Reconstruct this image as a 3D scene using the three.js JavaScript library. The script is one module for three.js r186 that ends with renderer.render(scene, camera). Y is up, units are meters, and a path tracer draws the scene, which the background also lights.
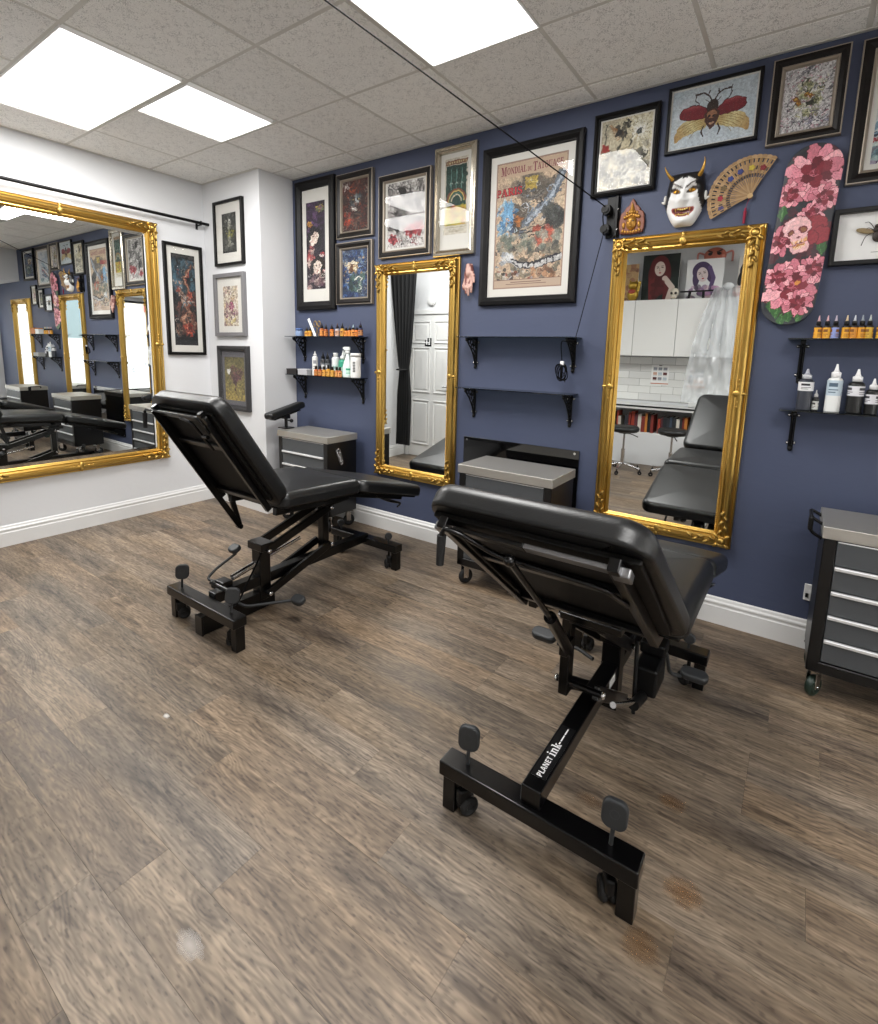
import * as THREE from 'three';
import { RoundedBoxGeometry } from 'three/addons/geometries/RoundedBoxGeometry.js';
import { mergeGeometries } from 'three/addons/utils/BufferGeometryUtils.js';
import { MarchingCubes } from 'three/addons/objects/MarchingCubes.js';
import { RectAreaLightUniformsLib } from 'three/addons/lights/RectAreaLightUniformsLib.js';

// ---------------------------------------------------------------- camera, sky, lights, exposure
const scene = new THREE.Scene();
const camera = new THREE.PerspectiveCamera(98.36, 878 / 1185, 0.05, 80);
camera.position.set(0, 1.4655, 3.105);
camera.rotation.set(-0.1543, 0.6093, 0.0233, 'YXZ');
camera.setViewOffset(878, 1185, 0, 161, 878, 1024);          // the photo keeps the lower part of a taller frame
const renderer = new THREE.WebGLRenderer({ antialias: true });
renderer.toneMapping = THREE.LinearToneMapping;
renderer.toneMappingExposure = 1.16;
renderer.shadowMap.enabled = true;
RectAreaLightUniformsLib.init();
scene.background = new THREE.Color(1.0, 1.0, 0.99);         // bright overcast sky
scene.backgroundIntensity = 6.5;
const PANEL_LIGHT = 21, PANEL_GLOW = 2.2, PANEL_COLOR = [1.0, 0.985, 0.965];

// ---------------------------------------------------------------- helpers
const V = (x, y, z) => new THREE.Vector3(x, y, z), PI = Math.PI, R = (d) => d * PI / 180;
function rng(seed) { let s = seed >>> 0; return () => { s = (s + 0x6D2B79F5) >>> 0; let t = s; t = Math.imul(t ^ (t >>> 15), t | 1); t ^= t + Math.imul(t ^ (t >>> 7), t | 61); return ((t ^ (t >>> 14)) >>> 0) / 4294967296; }; }
const names = new Map();
function numbered(n) { n = n.replace(/_\d{3}$/, ''); const k = names.get(n) ?? 0; names.set(n, k + 1); return k ? n + '_' + String(k).padStart(3, '0') : n; }
function tag(o, label, category, group, kind) { o.userData.label = label; if (category) o.userData.category = category; if (group) o.userData.group = group; if (kind) o.userData.kind = kind; return o; }
function thing(name, label, category, pos = [0, 0, 0], turn = 0, group) {
  const o = new THREE.Group(); o.name = numbered(name); o.position.set(...pos); o.rotation.y = turn; scene.add(o);
  return tag(o, label, category, group);
}
function mesh(name, geo, mat, parent) {
  const g = Array.isArray(geo) ? merge(geo) : geo, m = new THREE.Mesh(g, mat);
  m.name = parent ? name : numbered(name); m.castShadow = m.receiveShadow = true; (parent ?? scene).add(m); return m;
}
function structure(name, geo, mat, parent) { const m = mesh(name, geo, mat, parent); if (!parent) m.userData.kind = 'structure'; return m; }
function groupIn(name, parent, pos = [0, 0, 0]) { const g = new THREE.Group(); g.name = name; g.position.set(...pos); parent.add(g); return g; }
function copyOf(o, name, label, pos, turn) { const c = o.clone(); c.name = numbered(name ?? o.name); c.userData = { ...o.userData }; if (label) c.userData.label = label; if (pos) c.position.set(...pos); if (turn !== undefined) c.rotation.y = turn; scene.add(c); return c; }
function plain(g) { const n = g.index ? g.toNonIndexed() : g; for (const k of Object.keys(n.attributes)) if (!['position', 'normal', 'uv'].includes(k)) n.deleteAttribute(k); if (!n.attributes.uv) n.setAttribute('uv', new THREE.BufferAttribute(new Float32Array(n.attributes.position.count * 2), 2)); if (!n.attributes.normal) n.computeVertexNormals(); return n; }
function merge(list) { return list.length === 1 ? list[0] : mergeGeometries(list.map(plain)); }
const at = (g, x = 0, y = 0, z = 0) => g.translate(x, y, z);
function tf(g, p = [0, 0, 0], r = [0, 0, 0], s = [1, 1, 1]) { return g.applyMatrix4(new THREE.Matrix4().compose(V(...p), new THREE.Quaternion().setFromEuler(new THREE.Euler(...r)), V(...s))); }
const bx = (w, h, d, x = 0, y = 0, z = 0, r = 0.003) => at(r > 0 ? new RoundedBoxGeometry(w, h, d, 2, Math.min(r, w / 2.1, h / 2.1, d / 2.1)) : new THREE.BoxGeometry(w, h, d), x, y, z);
function spanning(g, a, b) { // geometry along +y, centred, moved so that it runs from a to b
  const d = b.clone().sub(a), q = new THREE.Quaternion();
  const y = d.clone().normalize(), ref = Math.abs(y.x) > 0.9 ? V(0, 0, 1) : V(1, 0, 0), z = ref.clone().cross(y).normalize(), x = y.clone().cross(z);
  q.setFromRotationMatrix(new THREE.Matrix4().makeBasis(x, y, z));
  return g.applyMatrix4(new THREE.Matrix4().compose(a.clone().add(b).multiplyScalar(0.5), q, V(1, 1, 1)));
}
const rod = (a, b, r, seg = 14, r2 = r) => spanning(new THREE.CylinderGeometry(r2, r, V(...a).distanceTo(V(...b)), seg), V(...a), V(...b));
const beam = (a, b, w, d, r = 0.004) => spanning(bx(w, V(...a).distanceTo(V(...b)), d, 0, 0, 0, r), V(...a), V(...b));
function tube(pts, r, seg = 8, straight = true, per = 6) {
  const p = pts.map((q) => V(...q)); let curve;
  if (straight && p.length > 2) { curve = new THREE.CurvePath(); let from = p[0]; for (let i = 1; i < p.length - 1; i++) { const k = Math.min(0.03, from.distanceTo(p[i]) * 0.45, p[i].distanceTo(p[i + 1]) * 0.45), u = p[i].clone().add(from.clone().sub(p[i]).setLength(k)), w = p[i].clone().add(p[i + 1].clone().sub(p[i]).setLength(k)); curve.add(new THREE.LineCurve3(from, u)); curve.add(new THREE.QuadraticBezierCurve3(u, p[i], w)); from = w; } curve.add(new THREE.LineCurve3(from, p[p.length - 1])); } else curve = p.length > 2 ? new THREE.CatmullRomCurve3(p) : new THREE.LineCurve3(p[0], p[1]);
  return new THREE.TubeGeometry(curve, p.length * per, r, seg, false);
}
const lathe = (pts, seg = 24) => new THREE.LatheGeometry(pts.map(([x, y]) => new THREE.Vector2(x, y)), seg);
const ball = (rx, ry, rz, x = 0, y = 0, z = 0, n = 14) => tf(new THREE.SphereGeometry(1, n, Math.ceil(n * 0.7)), [x, y, z], [0, 0, 0], [rx, ry, rz]);
function ring(w, h, prof) { // moulding swept round a rectangle in the xy plane; prof = [inset from the outer edge, height]
  const pos = [], uv = [], c = [[-1, -1], [1, -1], [1, 1], [-1, 1]];
  const P = (k, j) => [c[k][0] * (w / 2 - prof[j][0]), c[k][1] * (h / 2 - prof[j][0]), prof[j][1]];
  for (let k = 0; k < 4; k++) { const n = (k + 1) % 4, L = k % 2 ? h : w; let run = 0;
    for (let j = 0; j < prof.length - 1; j++) { const a = P(k, j), b = P(n, j), d = P(n, j + 1), e = P(k, j + 1), s = Math.hypot(prof[j + 1][0] - prof[j][0], prof[j + 1][1] - prof[j][1]);
      pos.push(...a, ...b, ...d, ...a, ...d, ...e); uv.push(0, run, L, run, L, run + s, 0, run, L, run + s, 0, run + s); run += s; } }
  const g = new THREE.BufferGeometry(); g.setAttribute('position', new THREE.Float32BufferAttribute(pos, 3)); g.setAttribute('uv', new THREE.Float32BufferAttribute(uv, 2)); g.computeVertexNormals(); return g;
}
function rrShape(w, h, r, cx = 0, cy = 0) { const s = new THREE.Shape(), x = cx - w / 2, y = cy - h / 2; s.moveTo(x + r, y); s.lineTo(x + w - r, y); s.absarc(x + w - r, y + r, r, -PI / 2, 0); s.lineTo(x + w, y + h - r); s.absarc(x + w - r, y + h - r, r, 0, PI / 2); s.lineTo(x + r, y + h); s.absarc(x + r, y + h - r, r, PI / 2, PI); s.lineTo(x, y + r); s.absarc(x + r, y + r, r, PI, PI * 1.5); return s; }
function slab(shape, t, bevel = 0, seg = 4) { return new THREE.ExtrudeGeometry(shape, { depth: Math.max(1e-5, t - 2 * bevel), bevelEnabled: bevel > 0, bevelSize: bevel, bevelThickness: bevel, bevelOffset: -bevel, bevelSegments: seg, curveSegments: 10 }).translate(0, 0, bevel); }
function canvasTex(w, h, paint, repeat) { const c = document.createElement('canvas'); c.width = w; c.height = h; paint(c.getContext('2d'), w, h); const t = new THREE.CanvasTexture(c); t.colorSpace = THREE.SRGBColorSpace; if (repeat) t.wrapS = t.wrapT = THREE.RepeatWrapping; return t; }
// value noise that wraps with the given periods
function noiser(seed) { const r = rng(seed), T = new Float32Array(65536); for (let i = 0; i < 65536; i++) T[i] = r(); return (x, y, px = 256, py = 256) => { const xi = Math.floor(x), yi = Math.floor(y), fx = x - xi, fy = y - yi, u = fx * fx * (3 - 2 * fx), v = fy * fy * (3 - 2 * fy), x0 = ((xi % px) + px) % px, x1 = (x0 + 1) % px, y0 = ((yi % py) + py) % py, y1 = (y0 + 1) % py, h = (a, b) => T[((a & 255) + (b & 255) * 256 + ((a >> 8) * 7919) + ((b >> 8) * 104729)) & 65535]; return (h(x0, y0) * (1 - u) + h(x1, y0) * u) * (1 - v) + (h(x0, y1) * (1 - u) + h(x1, y1) * u) * v; }; }
function dataTex(w, h, fn, srgb = false) { const d = new Uint8Array(w * h * 4); for (let y = 0, i = 0; y < h; y++) for (let x = 0; x < w; x++, i += 4) { const c = fn(x, y); d[i] = c[0]; d[i + 1] = c[1]; d[i + 2] = c[2]; d[i + 3] = 255; } const t = new THREE.DataTexture(d, w, h, THREE.RGBAFormat); t.wrapS = t.wrapT = THREE.RepeatWrapping; t.magFilter = THREE.LinearFilter; t.minFilter = THREE.LinearMipmapLinearFilter; if (srgb) t.colorSpace = THREE.SRGBColorSpace; t.needsUpdate = true; return t; }
const std = (color, roughness = 0.6, metalness = 0, more = {}) => new THREE.MeshStandardMaterial({ color, roughness, metalness, ...more });
const phys = (color, roughness, metalness, more) => new THREE.MeshPhysicalMaterial({ color, roughness, metalness, ...more });

// ---------------------------------------------------------------- materials
const nz = noiser(7), nz2 = noiser(19);
const grit = dataTex(256, 256, (x, y) => { const v = 255 * (0.5 * nz(x / 4, y / 4, 64, 64) + 0.3 * nz(x / 2, y / 2, 128, 128) + 0.2 * nz2(x / 16, y / 16, 16, 16)); return [v, v, v]; });
const worn = dataTex(256, 256, (x, y) => { const v = 120 + 110 * (0.6 * nz(x / 24, y / 24, 11, 11) + 0.4 * nz2(x / 6, y / 6, 43, 43)); return [v, v, v]; });
const leatherBump = dataTex(512, 512, (x, y) => { let v = 0.55 * nz(x / 5, y / 5, 102, 102) + 0.45 * nz2(x / 2.6, y / 2.6, 197, 197); v = v * 0.45 + 0.55 * nz(x / 90 + 0.6 * nz2(x / 60, y / 60, 9, 9), y / 60, 6, 9); return [v * 255, v * 255, v * 255]; });
const rep = (t, x, y) => { const c = t.clone(); c.repeat.set(x, y); c.needsUpdate = true; return c; };
const M = {
  blue: std(0x3f475f, 0.62, 0, { bumpMap: rep(grit, 3, 3), bumpScale: 0.0006 }),
  white: std(0xd2d3d5, 0.62, 0, { bumpMap: rep(grit, 3, 3), bumpScale: 0.0005 }),
  gloss: std(0xd9d9d8, 0.32),
  ceilingBar: std(0xcbc8c1, 0.5),
  blackSteel: phys(0x050506, 0.28, 0, { specularIntensity: 0.55, clearcoat: 0.35, clearcoatRoughness: 0.12 }),
  blackPlastic: phys(0x0a0a0b, 0.48, 0, { specularIntensity: 0.6 }),
  rubber: std(0x141415, 0.75),
  greyPlastic: std(0x2a2c2e, 0.5),
  leather: phys(0x101112, 0.37, 0, { bumpMap: rep(leatherBump, 2.2, 2.2), bumpScale: 0.0005, specularIntensity: 1 }),
  board: phys(0x0c0b0a, 0.6, 0, { specularIntensity: 0.5 }),
  chrome: std(0xd8d8da, 0.14, 1),
  strip: std(0xe6e7e8, 0.34, 0.55),
  steelTop: std(0xbdbab3, 0.42, 0.8),
  drawer: std(0x4a4d50, 0.42, 0.15),
  cabinetBlack: std(0x0a0a0b, 0.34),
  gold: std(0xc19e54, 0.3, 1, { bumpMap: rep(grit, 5, 5), bumpScale: 0.0004 }),
  goldDark: std(0xa58748, 0.42, 1, { bumpMap: rep(grit, 6, 6), bumpScale: 0.0006 }),
  mirror: std(0xeef1f0, 0.0, 1),
  frameBlack: phys(0x0a0909, 0.4, 0, { specularIntensity: 0.5 }),
  frameSoft: phys(0x0b0a0b, 0.5, 0, { specularIntensity: 0.5 }),
  frameBrown: phys(0x120d0b, 0.42, 0, { specularIntensity: 0.5 }),
  frameGrey: std(0x6d6c6e, 0.45),
  silver: std(0xb7b0a2, 0.3, 0.9, { roughnessMap: rep(worn, 4, 4) }),
  fillet: std(0x9b9184, 0.42, 0.6),
  matWhite: std(0xc2c0ba, 0.85),
  glass: phys(0xffffff, 0.0, 0, { transmission: 1, thickness: 0, ior: 1.5, specularIntensity: 0.42 }),
  shelfGlass: phys(0x8c999a, 0.02, 0, { transmission: 1, thickness: 0, ior: 1.5 }),
  iron: phys(0x060607, 0.45, 0, { specularIntensity: 0.5 }),
  screw: std(0xcccccc, 0.25, 0.8),
  paper: std(0xe6e6e4, 0.8),
  backBoard: std(0x2c2723, 0.9),
  cord: phys(0x060607, 0.9, 0, { specularIntensity: 0.3 }),
};
// ---------------------------------------------------------------- the room
const H = 2.904, XL = -4.589, XR = 2.65, ZB = 4.5, PX = -3.773, PZ = 0.347;
// floor: vinyl planks along x, 1.015 m x 0.1645 m, each its own piece
const woodTex = (() => { const n1 = noiser(101), n2 = noiser(202), n3 = noiser(303), W = 2048, Hh = 1024;
  return dataTex(W, Hh, (x, y) => { const u = x / W, v = y / Hh;
    const warp = n1(u * 7, v * 12, 7, 12) + 0.3 * n2(u * 22, v * 30, 22, 30), wob = n3(u * 70, v * 60, 70, 60);
    const ringv = 0.5 + 0.5 * Math.sin((v * 66 + warp * 7.5 + wob * 0.45) * 2 * PI);
    const fine = n2(u * 64, v * 190, 64, 190), streak = n1(u * 18, v * 110, 18, 110), broad = n3(u * 5, v * 16, 5, 16), pore = n1(u * 110, v * 250, 110, 250);
    const mask = n2(u * 6 + 2, v * 12, 6, 12); let t = 0.27 * streak + 0.27 * fine + 0.34 * broad + (0.03 + 0.15 * mask) * (1 - Math.pow(ringv, 1.6)); t = (t - 0.47) * 1.35 + 0.5;
    if (pore > 0.7) t -= (pore - 0.7) * 1.1; const knot = n3(u * 7 + 3, v * 11, 7, 11); if (knot > 0.84) t -= (knot - 0.84) * 2.2;
    t = Math.max(0, Math.min(1, t)); const warm = n2(u * 4, v * 9, 4, 9);
    const a = [64, 53, 43], b = [162, 143, 121]; return [a[0] + (b[0] - a[0]) * t + (warm - 0.5) * 14, a[1] + (b[1] - a[1]) * t + (warm - 0.5) * 8, a[2] + (b[2] - a[2]) * t]; }, true); })();
const floor = new THREE.Group(); floor.name = 'floor'; floor.userData.kind = 'structure'; scene.add(floor);
structure('subfloor', bx(XR - XL + 0.3, 0.12, ZB + 0.3, (XR + XL) / 2, -0.0675, ZB / 2, 0), std(0x241d18, 0.9), floor);
{ const r = rng(55), PW = 0.1645, PL = 1.015, mats = [];
  for (const k of [0.84, 0.92, 0.98, 1.03, 1.08, 1.14]) for (const w of [-0.02, 0.02]) mats.push(std(new THREE.Color(0.84 * k * (1 + w), 0.84 * k, 0.84 * k * (1 - w)), 0.5, 0, { map: woodTex, bumpMap: woodTex, bumpScale: 0.0004 }));
  const known = { 13: -1.374, 12: -1.155, 11: -0.54, 10: -0.852, 9: -0.11, 8: -0.475, 7: 0.166, 6: -1.65, 5: -0.005, 4: -1.018, 2: 0.045, 1: -1.36 };
  for (let k = -3; k < 25; k++) { let za = 0.505 + PW * (k - 1), zb = za + PW; if (zb < 0.02 || za > ZB) continue; za = Math.max(0, za); zb = Math.min(ZB, zb);
    const off = known[k] ?? -3 + r() * PL;
    for (let j = -6; j < 5; j++) { let xa = off + j * PL, xb = xa + PL; if (xb < XL + 0.01 || xa > XR - 0.01) continue; xa = Math.max(XL, xa); xb = Math.min(XR, xb);
      const w = xb - xa - 0.0006, d = zb - za - 0.0006, g = new THREE.BoxGeometry(w, 0.008, d), uv = g.attributes.uv, p = g.attributes.position, ou = r(), ov = Math.floor(r() * 6) / 6;
      for (let i = 0; i < uv.count; i++) uv.setXY(i, ou + p.getX(i) / 2.03, ov + (p.getZ(i) + 0.08) / 0.99);
      at(g, (xa + xb) / 2, -0.004, (za + zb) / 2); structure('plank', g, mats[Math.floor(r() * mats.length)], floor); } }
  // worn marks on the vinyl
  const stain = (x, z, rx, rz, color, op, seed) => { const q = rng(seed), s = new THREE.Shape(), n = 22; for (let i = 0; i <= n; i++) { const a = i / n * 2 * PI, k = 0.72 + 0.4 * q(); i ? s.lineTo(Math.cos(a) * rx * k, Math.sin(a) * rz * k) : s.moveTo(Math.cos(a) * rx * k, Math.sin(a) * rz * k); }
    const t = canvasTex(64, 64, (c) => { const g = c.createRadialGradient(32, 32, 2, 32, 32, 31); g.addColorStop(0, '#fff'); g.addColorStop(0.55, '#999'); g.addColorStop(1, '#000'); c.fillStyle = g; c.fillRect(0, 0, 64, 64); }); t.colorSpace = THREE.NoColorSpace;
    const g = tf(new THREE.ShapeGeometry(s), [x, 0.0006, z], [-PI / 2, 0, 0]); const uv = g.attributes.uv; for (let i = 0; i < uv.count; i++) uv.setXY(i, 0.5 + uv.getX(i) / rx / 2.3, 0.5 + uv.getY(i) / rz / 2.3);
    structure('stain', g, std(color, 0.6, 0, { alphaMap: t, transparent: true, opacity: op }), floor); };
  stain(-0.196, 1.418, 0.05, 0.035, 0x8a6238, 0.35, 1); stain(-0.112, 1.711, 0.06, 0.05, 0x8a6238, 0.45, 2); stain(-0.176, 1.914, 0.05, 0.05, 0x866036, 0.4, 3); stain(-0.422, 1.57, 0.05, 0.03, 0x8a6238, 0.25, 4); stain(-1.085, 2.576, 0.055, 0.028, 0xc8c2bc, 0.5, 5); stain(-1.93, 2.2, 0.02, 0.012, 0xe0dcd6, 0.8, 6);
}
// walls with thickness
structure('wall_back', bx(XR - XL + 0.4, H + 0.3, 0.15, (XR + XL) / 2, H / 2, -0.075, 0), M.blue);
structure('wall_left', bx(0.15, H + 0.3, ZB + 0.2, XL - 0.075, H / 2, ZB / 2, 0), M.white);
structure('wall_corner', bx(PX - XL, H, PZ, (PX + XL) / 2, H / 2, PZ / 2, 0.004), M.white);
structure('wall_front', bx(XR - XL + 0.4, H + 0.3, 0.15, (XR + XL) / 2, H / 2, ZB + 0.075, 0), M.white);
// door lobby wall in front of the far left corner
const DX = -3.72, DZ = 2.6;
structure('wall_lobby', [bx(DX - XL, H - 1.965, 0.1, (DX + XL) / 2, (H + 1.965) / 2, DZ + 0.05, 0), bx(0.095, 1.965, 0.1, XL + 0.0475, 0.9825, DZ + 0.05, 0), bx(0.10, H, ZB - DZ, DX + 0.05, H / 2, (DZ + ZB) / 2, 0)], M.white);
// shop-front wall with its bulkhead
structure('wall_right', [bx(0.2, 0.42, ZB, XR + 0.1, 0.21, ZB / 2, 0), bx(0.2, 0.56, ZB, XR + 0.1, H - 0.28, ZB / 2, 0), bx(0.2, H, 0.12, XR + 0.1, H / 2, 0.06, 0), bx(0.2, H, 0.3, XR + 0.1, H / 2, ZB - 0.15, 0)], M.white);
structure('trim_1', bx(XR - 1.45, H - 2.41, ZB, (XR + 1.45) / 2, (H + 2.41) / 2, ZB / 2, 0), M.white);
// skirting boards
{ const prof = [[0, 0], [0.018, 0], [0.018, 0.098], [0.0145, 0.104], [0.0145, 0.112], [0.017, 0.118], [0.0165, 0.126], [0.010, 0.134], [0.008, 0.146], [0.003, 0.152], [0, 0.152]];
  const sk = (name, L, pos, turn) => { const s = new THREE.Shape(); prof.forEach(([x, y], i) => i ? s.lineTo(x, y) : s.moveTo(x, y)); const m = structure(name, tf(new THREE.ExtrudeGeometry(s, { depth: L, bevelEnabled: false }), [0, 0, 0], [0, -PI / 2, 0]), M.gloss); m.position.set(...pos); m.rotation.y = turn; };
  // after the first turn the board runs along -x with its face towards +z
  sk('baseboard_back', XR - PX, [XR, 0, 0], 0); sk('baseboard_corner', PX - XL, [PX, 0, PZ], 0); sk('baseboard_left', DZ - PZ, [XL, 0, PZ], PI / 2); sk('baseboard_pillar', PZ + 0.018, [PX, 0, 0], PI / 2); }
// ceiling: 600 mm mineral tiles in a grid
const ceiling = new THREE.Group(); ceiling.name = 'ceiling'; ceiling.userData.kind = 'structure'; scene.add(ceiling);
structure('ceiling_slab', bx(XR - XL + 0.3, 0.1, ZB + 0.3, (XR + XL) / 2, H + 0.16, ZB / 2, 0), M.white, ceiling);
const PANELS = [[-4.145, 1.422, 1.2, 0.578], [-3.53, 0.822, 0.575, 0.572], [-1.695, 0.804, 0.585, 1.198], [0.083, 2.602, 1.2, 0.6]];
{ const GX = -2.317, GZ = 0.2024, r = rng(9);
  const tileTex = (() => { const n1 = noiser(77), n2 = noiser(78); return dataTex(1024, 1024, (x, y) => { const a = n1(x / 7, y / 4, 146, 256), b = n2(x / 4, y / 7, 256, 146), c = n1(x / 40, y / 40, 25, 25), f = n2(x / 2, y / 2, 512, 512); let v = 244 + (c - 0.5) * 8 + (f - 0.5) * 16; const hole = Math.max(a * 0.75 + c * 0.25, b * 0.78 + 0.2 * c); if (hole > 0.68) v -= Math.min(1, (hole - 0.68) * 8) * 48; return [v, v * 0.995, v * 0.98]; }, true); })();
  const mats = [0.97, 1, 1.02].map((k) => std(new THREE.Color(k, k, k), 0.95, 0, { map: tileTex, bumpMap: tileTex, bumpScale: 0.003 }));
  const inPanel = (x, z) => PANELS.some(([px, pz, w, d]) => x > px && x < px + w && z > pz && z < pz + d);
  for (let i = -4; i < 9; i++) for (let j = -1; j < 8; j++) { let xa = GX + i * 0.6, xb = xa + 0.6, za = GZ + j * 0.6, zb = za + 0.6; if (inPanel((xa + xb) / 2, (za + zb) / 2)) continue; xa = Math.max(xa, XL); xb = Math.min(xb, 1.45); za = Math.max(za, 0); zb = Math.min(zb, ZB); if (xb - xa < 0.03 || zb - za < 0.03) continue;
    const w = xb - xa - 0.021, d = zb - za - 0.021, g = bx(w, 0.016, d, 0, 0, 0, 0.003), uv = g.attributes.uv, p = g.attributes.position, ou = r(), ov = r(); for (let q = 0; q < uv.count; q++) uv.setXY(q, ou + p.getX(q) / 0.62, ov + p.getZ(q) / 0.62);
    at(g, (xa + xb) / 2, H + 0.0065 + (r() - 0.5) * 0.003, (za + zb) / 2); structure('ceiling_tile', g, mats[Math.floor(r() * 3)], ceiling); }
  for (let i = -3; i < 7; i++) structure('grid_bar', bx(0.022, 0.03, ZB, GX + i * 0.6, H + 0.0165, ZB / 2, 0), M.ceilingBar, ceiling);
  for (let j = 0; j < 8; j++) { const z = GZ + j * 0.6; structure('grid_bar', bx(1.45 - XL, 0.03, 0.022, (1.45 + XL) / 2, H + 0.0163, z, 0), M.ceilingBar, ceiling); }
  structure('wall_angle', [bx(1.45 - PX, 0.006, 0.02, (1.45 + PX) / 2, H - 0.002, 0.01, 0), bx(0.02, 0.006, ZB - PZ, XL + 0.01, H - 0.002, (ZB + PZ) / 2, 0), bx(PX - XL, 0.006, 0.02, (PX + XL) / 2, H - 0.002, PZ + 0.01, 0)], M.ceilingBar, ceiling); }
const panelGlow = std(0xffffff, 0.6, 0, { emissive: new THREE.Color(...PANEL_COLOR), emissiveIntensity: PANEL_GLOW });
const panelLabels = ['long bright ceiling light panel above the left wall mirror', 'smaller square bright ceiling panel nearest the corner pillar', 'bright ceiling light panel above the room centre, cut by the top of the photo', 'ceiling light panel towards the shop window side'];
PANELS.forEach(([x, z, w, d], i) => { const t = thing('ceiling_light', panelLabels[i], 'light panel', [x + w / 2, H, z + d / 2], 0);
  mesh('light_frame', tf(ring(w - 0.004, d - 0.004, [[0, -0.02], [0, 0.008], [0.005, 0.008], [0.007, 0.003]]), [0, 0, 0], [PI / 2, 0, 0]), std(0xf2f2f0, 0.4), t);
  mesh('diffuser', bx(w - 0.018, 0.006, d - 0.018, 0, 0.002, 0, 0.001), panelGlow, t);
  const L = new THREE.RectAreaLight(new THREE.Color(...PANEL_COLOR), PANEL_LIGHT, w - 0.02, d - 0.02); L.position.set(0, -0.006, 0); L.lookAt(0, -1, 0); L.rotation.set(-PI / 2, 0, 0); L.name = 'panel_light'; t.add(L); });
// shop window, three panes with frosted film on the lower half
{ const wm = std(0x15161a, 0.4), filmTex = canvasTex(512, 512, (c, w, h) => { c.fillStyle = '#fbfcfd'; c.fillRect(0, 0, w, h); c.strokeStyle = '#a9adb3'; c.lineWidth = 3; const r = rng(4); for (let k = 0; k < 9; k++) { const x = 60 + r() * 390, y = 150 + r() * 300; for (let j = 0; j < 6; j++) { c.beginPath(); c.ellipse(x, y, 18 + j * 9, 8 + j * 7, r() * 3, 0.3, 4.6); c.stroke(); } } });
  const film = phys(0xffffff, 1.0, 0, { transmission: 0.75, thickness: 0, map: filmTex }), z0 = 0.12, z1 = 4.2, n = 3, W = (z1 - z0) / n;
  const fr = new THREE.Group(); fr.name = 'window_1'; fr.userData.kind = 'structure'; scene.add(fr);
  structure('window_frame', [bx(0.08, 0.06, z1 - z0, XR + 0.06, 0.45, (z0 + z1) / 2), bx(0.08, 0.06, z1 - z0, XR + 0.06, 2.33, (z0 + z1) / 2), ...[0, 1, 2, 3].map((k) => bx(0.08, 1.9, 0.06, XR + 0.06, 1.39, z0 + k * W))], wm, fr);
  for (let k = 0; k < n; k++) { const zc = z0 + (k + 0.5) * W; structure('pane', tf(new THREE.PlaneGeometry(W - 0.06, 1.86), [XR + 0.06, 1.39, zc], [0, -PI / 2, 0]), M.glass, fr); structure('frosted_film', tf(new THREE.PlaneGeometry(W - 0.06, 1.05), [XR + 0.052, 1.0, zc], [0, -PI / 2, 0]), film, fr); } }
// the street outside
structure('pavement', bx(12, 0.1, 24, 8.9, -0.2, 2, 0), std(0x8d8c8a, 0.9));
{ const t = thing('building', 'pale terraced building with arched window and red shopfront across the street', 'building', [9.5, -0.15, 2.2], -PI / 2);
  mesh('wall', bx(16, 7, 0.4, 0, 3.5, -0.2, 0), std(0xa9a49c, 0.9), t);
  for (const x of [-6, -3, 0, 3, 6]) { const f = mesh('window', ring(1.2, 1.6, [[0, 0], [0, 0.08], [0.08, 0.08], [0.08, 0.0]]).translate(x, 5, 0), M.gloss, t); mesh('window_pane', bx(1.06, 1.46, 0.03, x, 5, 0.01, 0), std(0x4a545c, 0.1), f); }
  for (const x of [-4.5, -1.5, 1.5]) { const s = new THREE.Shape(); s.moveTo(-0.8, 0); s.lineTo(0.8, 0); s.lineTo(0.8, 1.7); s.absarc(0, 1.7, 0.8, 0, PI); s.lineTo(-0.8, 0); const w = mesh('arched_window', slab(s, 0.06).translate(x, 0.8, 0), M.gloss, t); const q = new THREE.Shape(); q.moveTo(-0.66, 0.12); q.lineTo(0.66, 0.12); q.lineTo(0.66, 1.7); q.absarc(0, 1.7, 0.66, 0, PI); q.lineTo(-0.66, 0.12); mesh('arched_pane', slab(q, 0.02).translate(x, 0.8, 0.06), std(0x56666a, 0.15), w); }
  mesh('shop_fascia', bx(3.2, 0.7, 0.25, 5.2, 3.0, 0.12), std(0xa52626, 0.5), t); mesh('shop_window', bx(2.8, 2.1, 0.08, 5.2, 1.4, 0.05), std(0x39424a, 0.12), t); }
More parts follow.
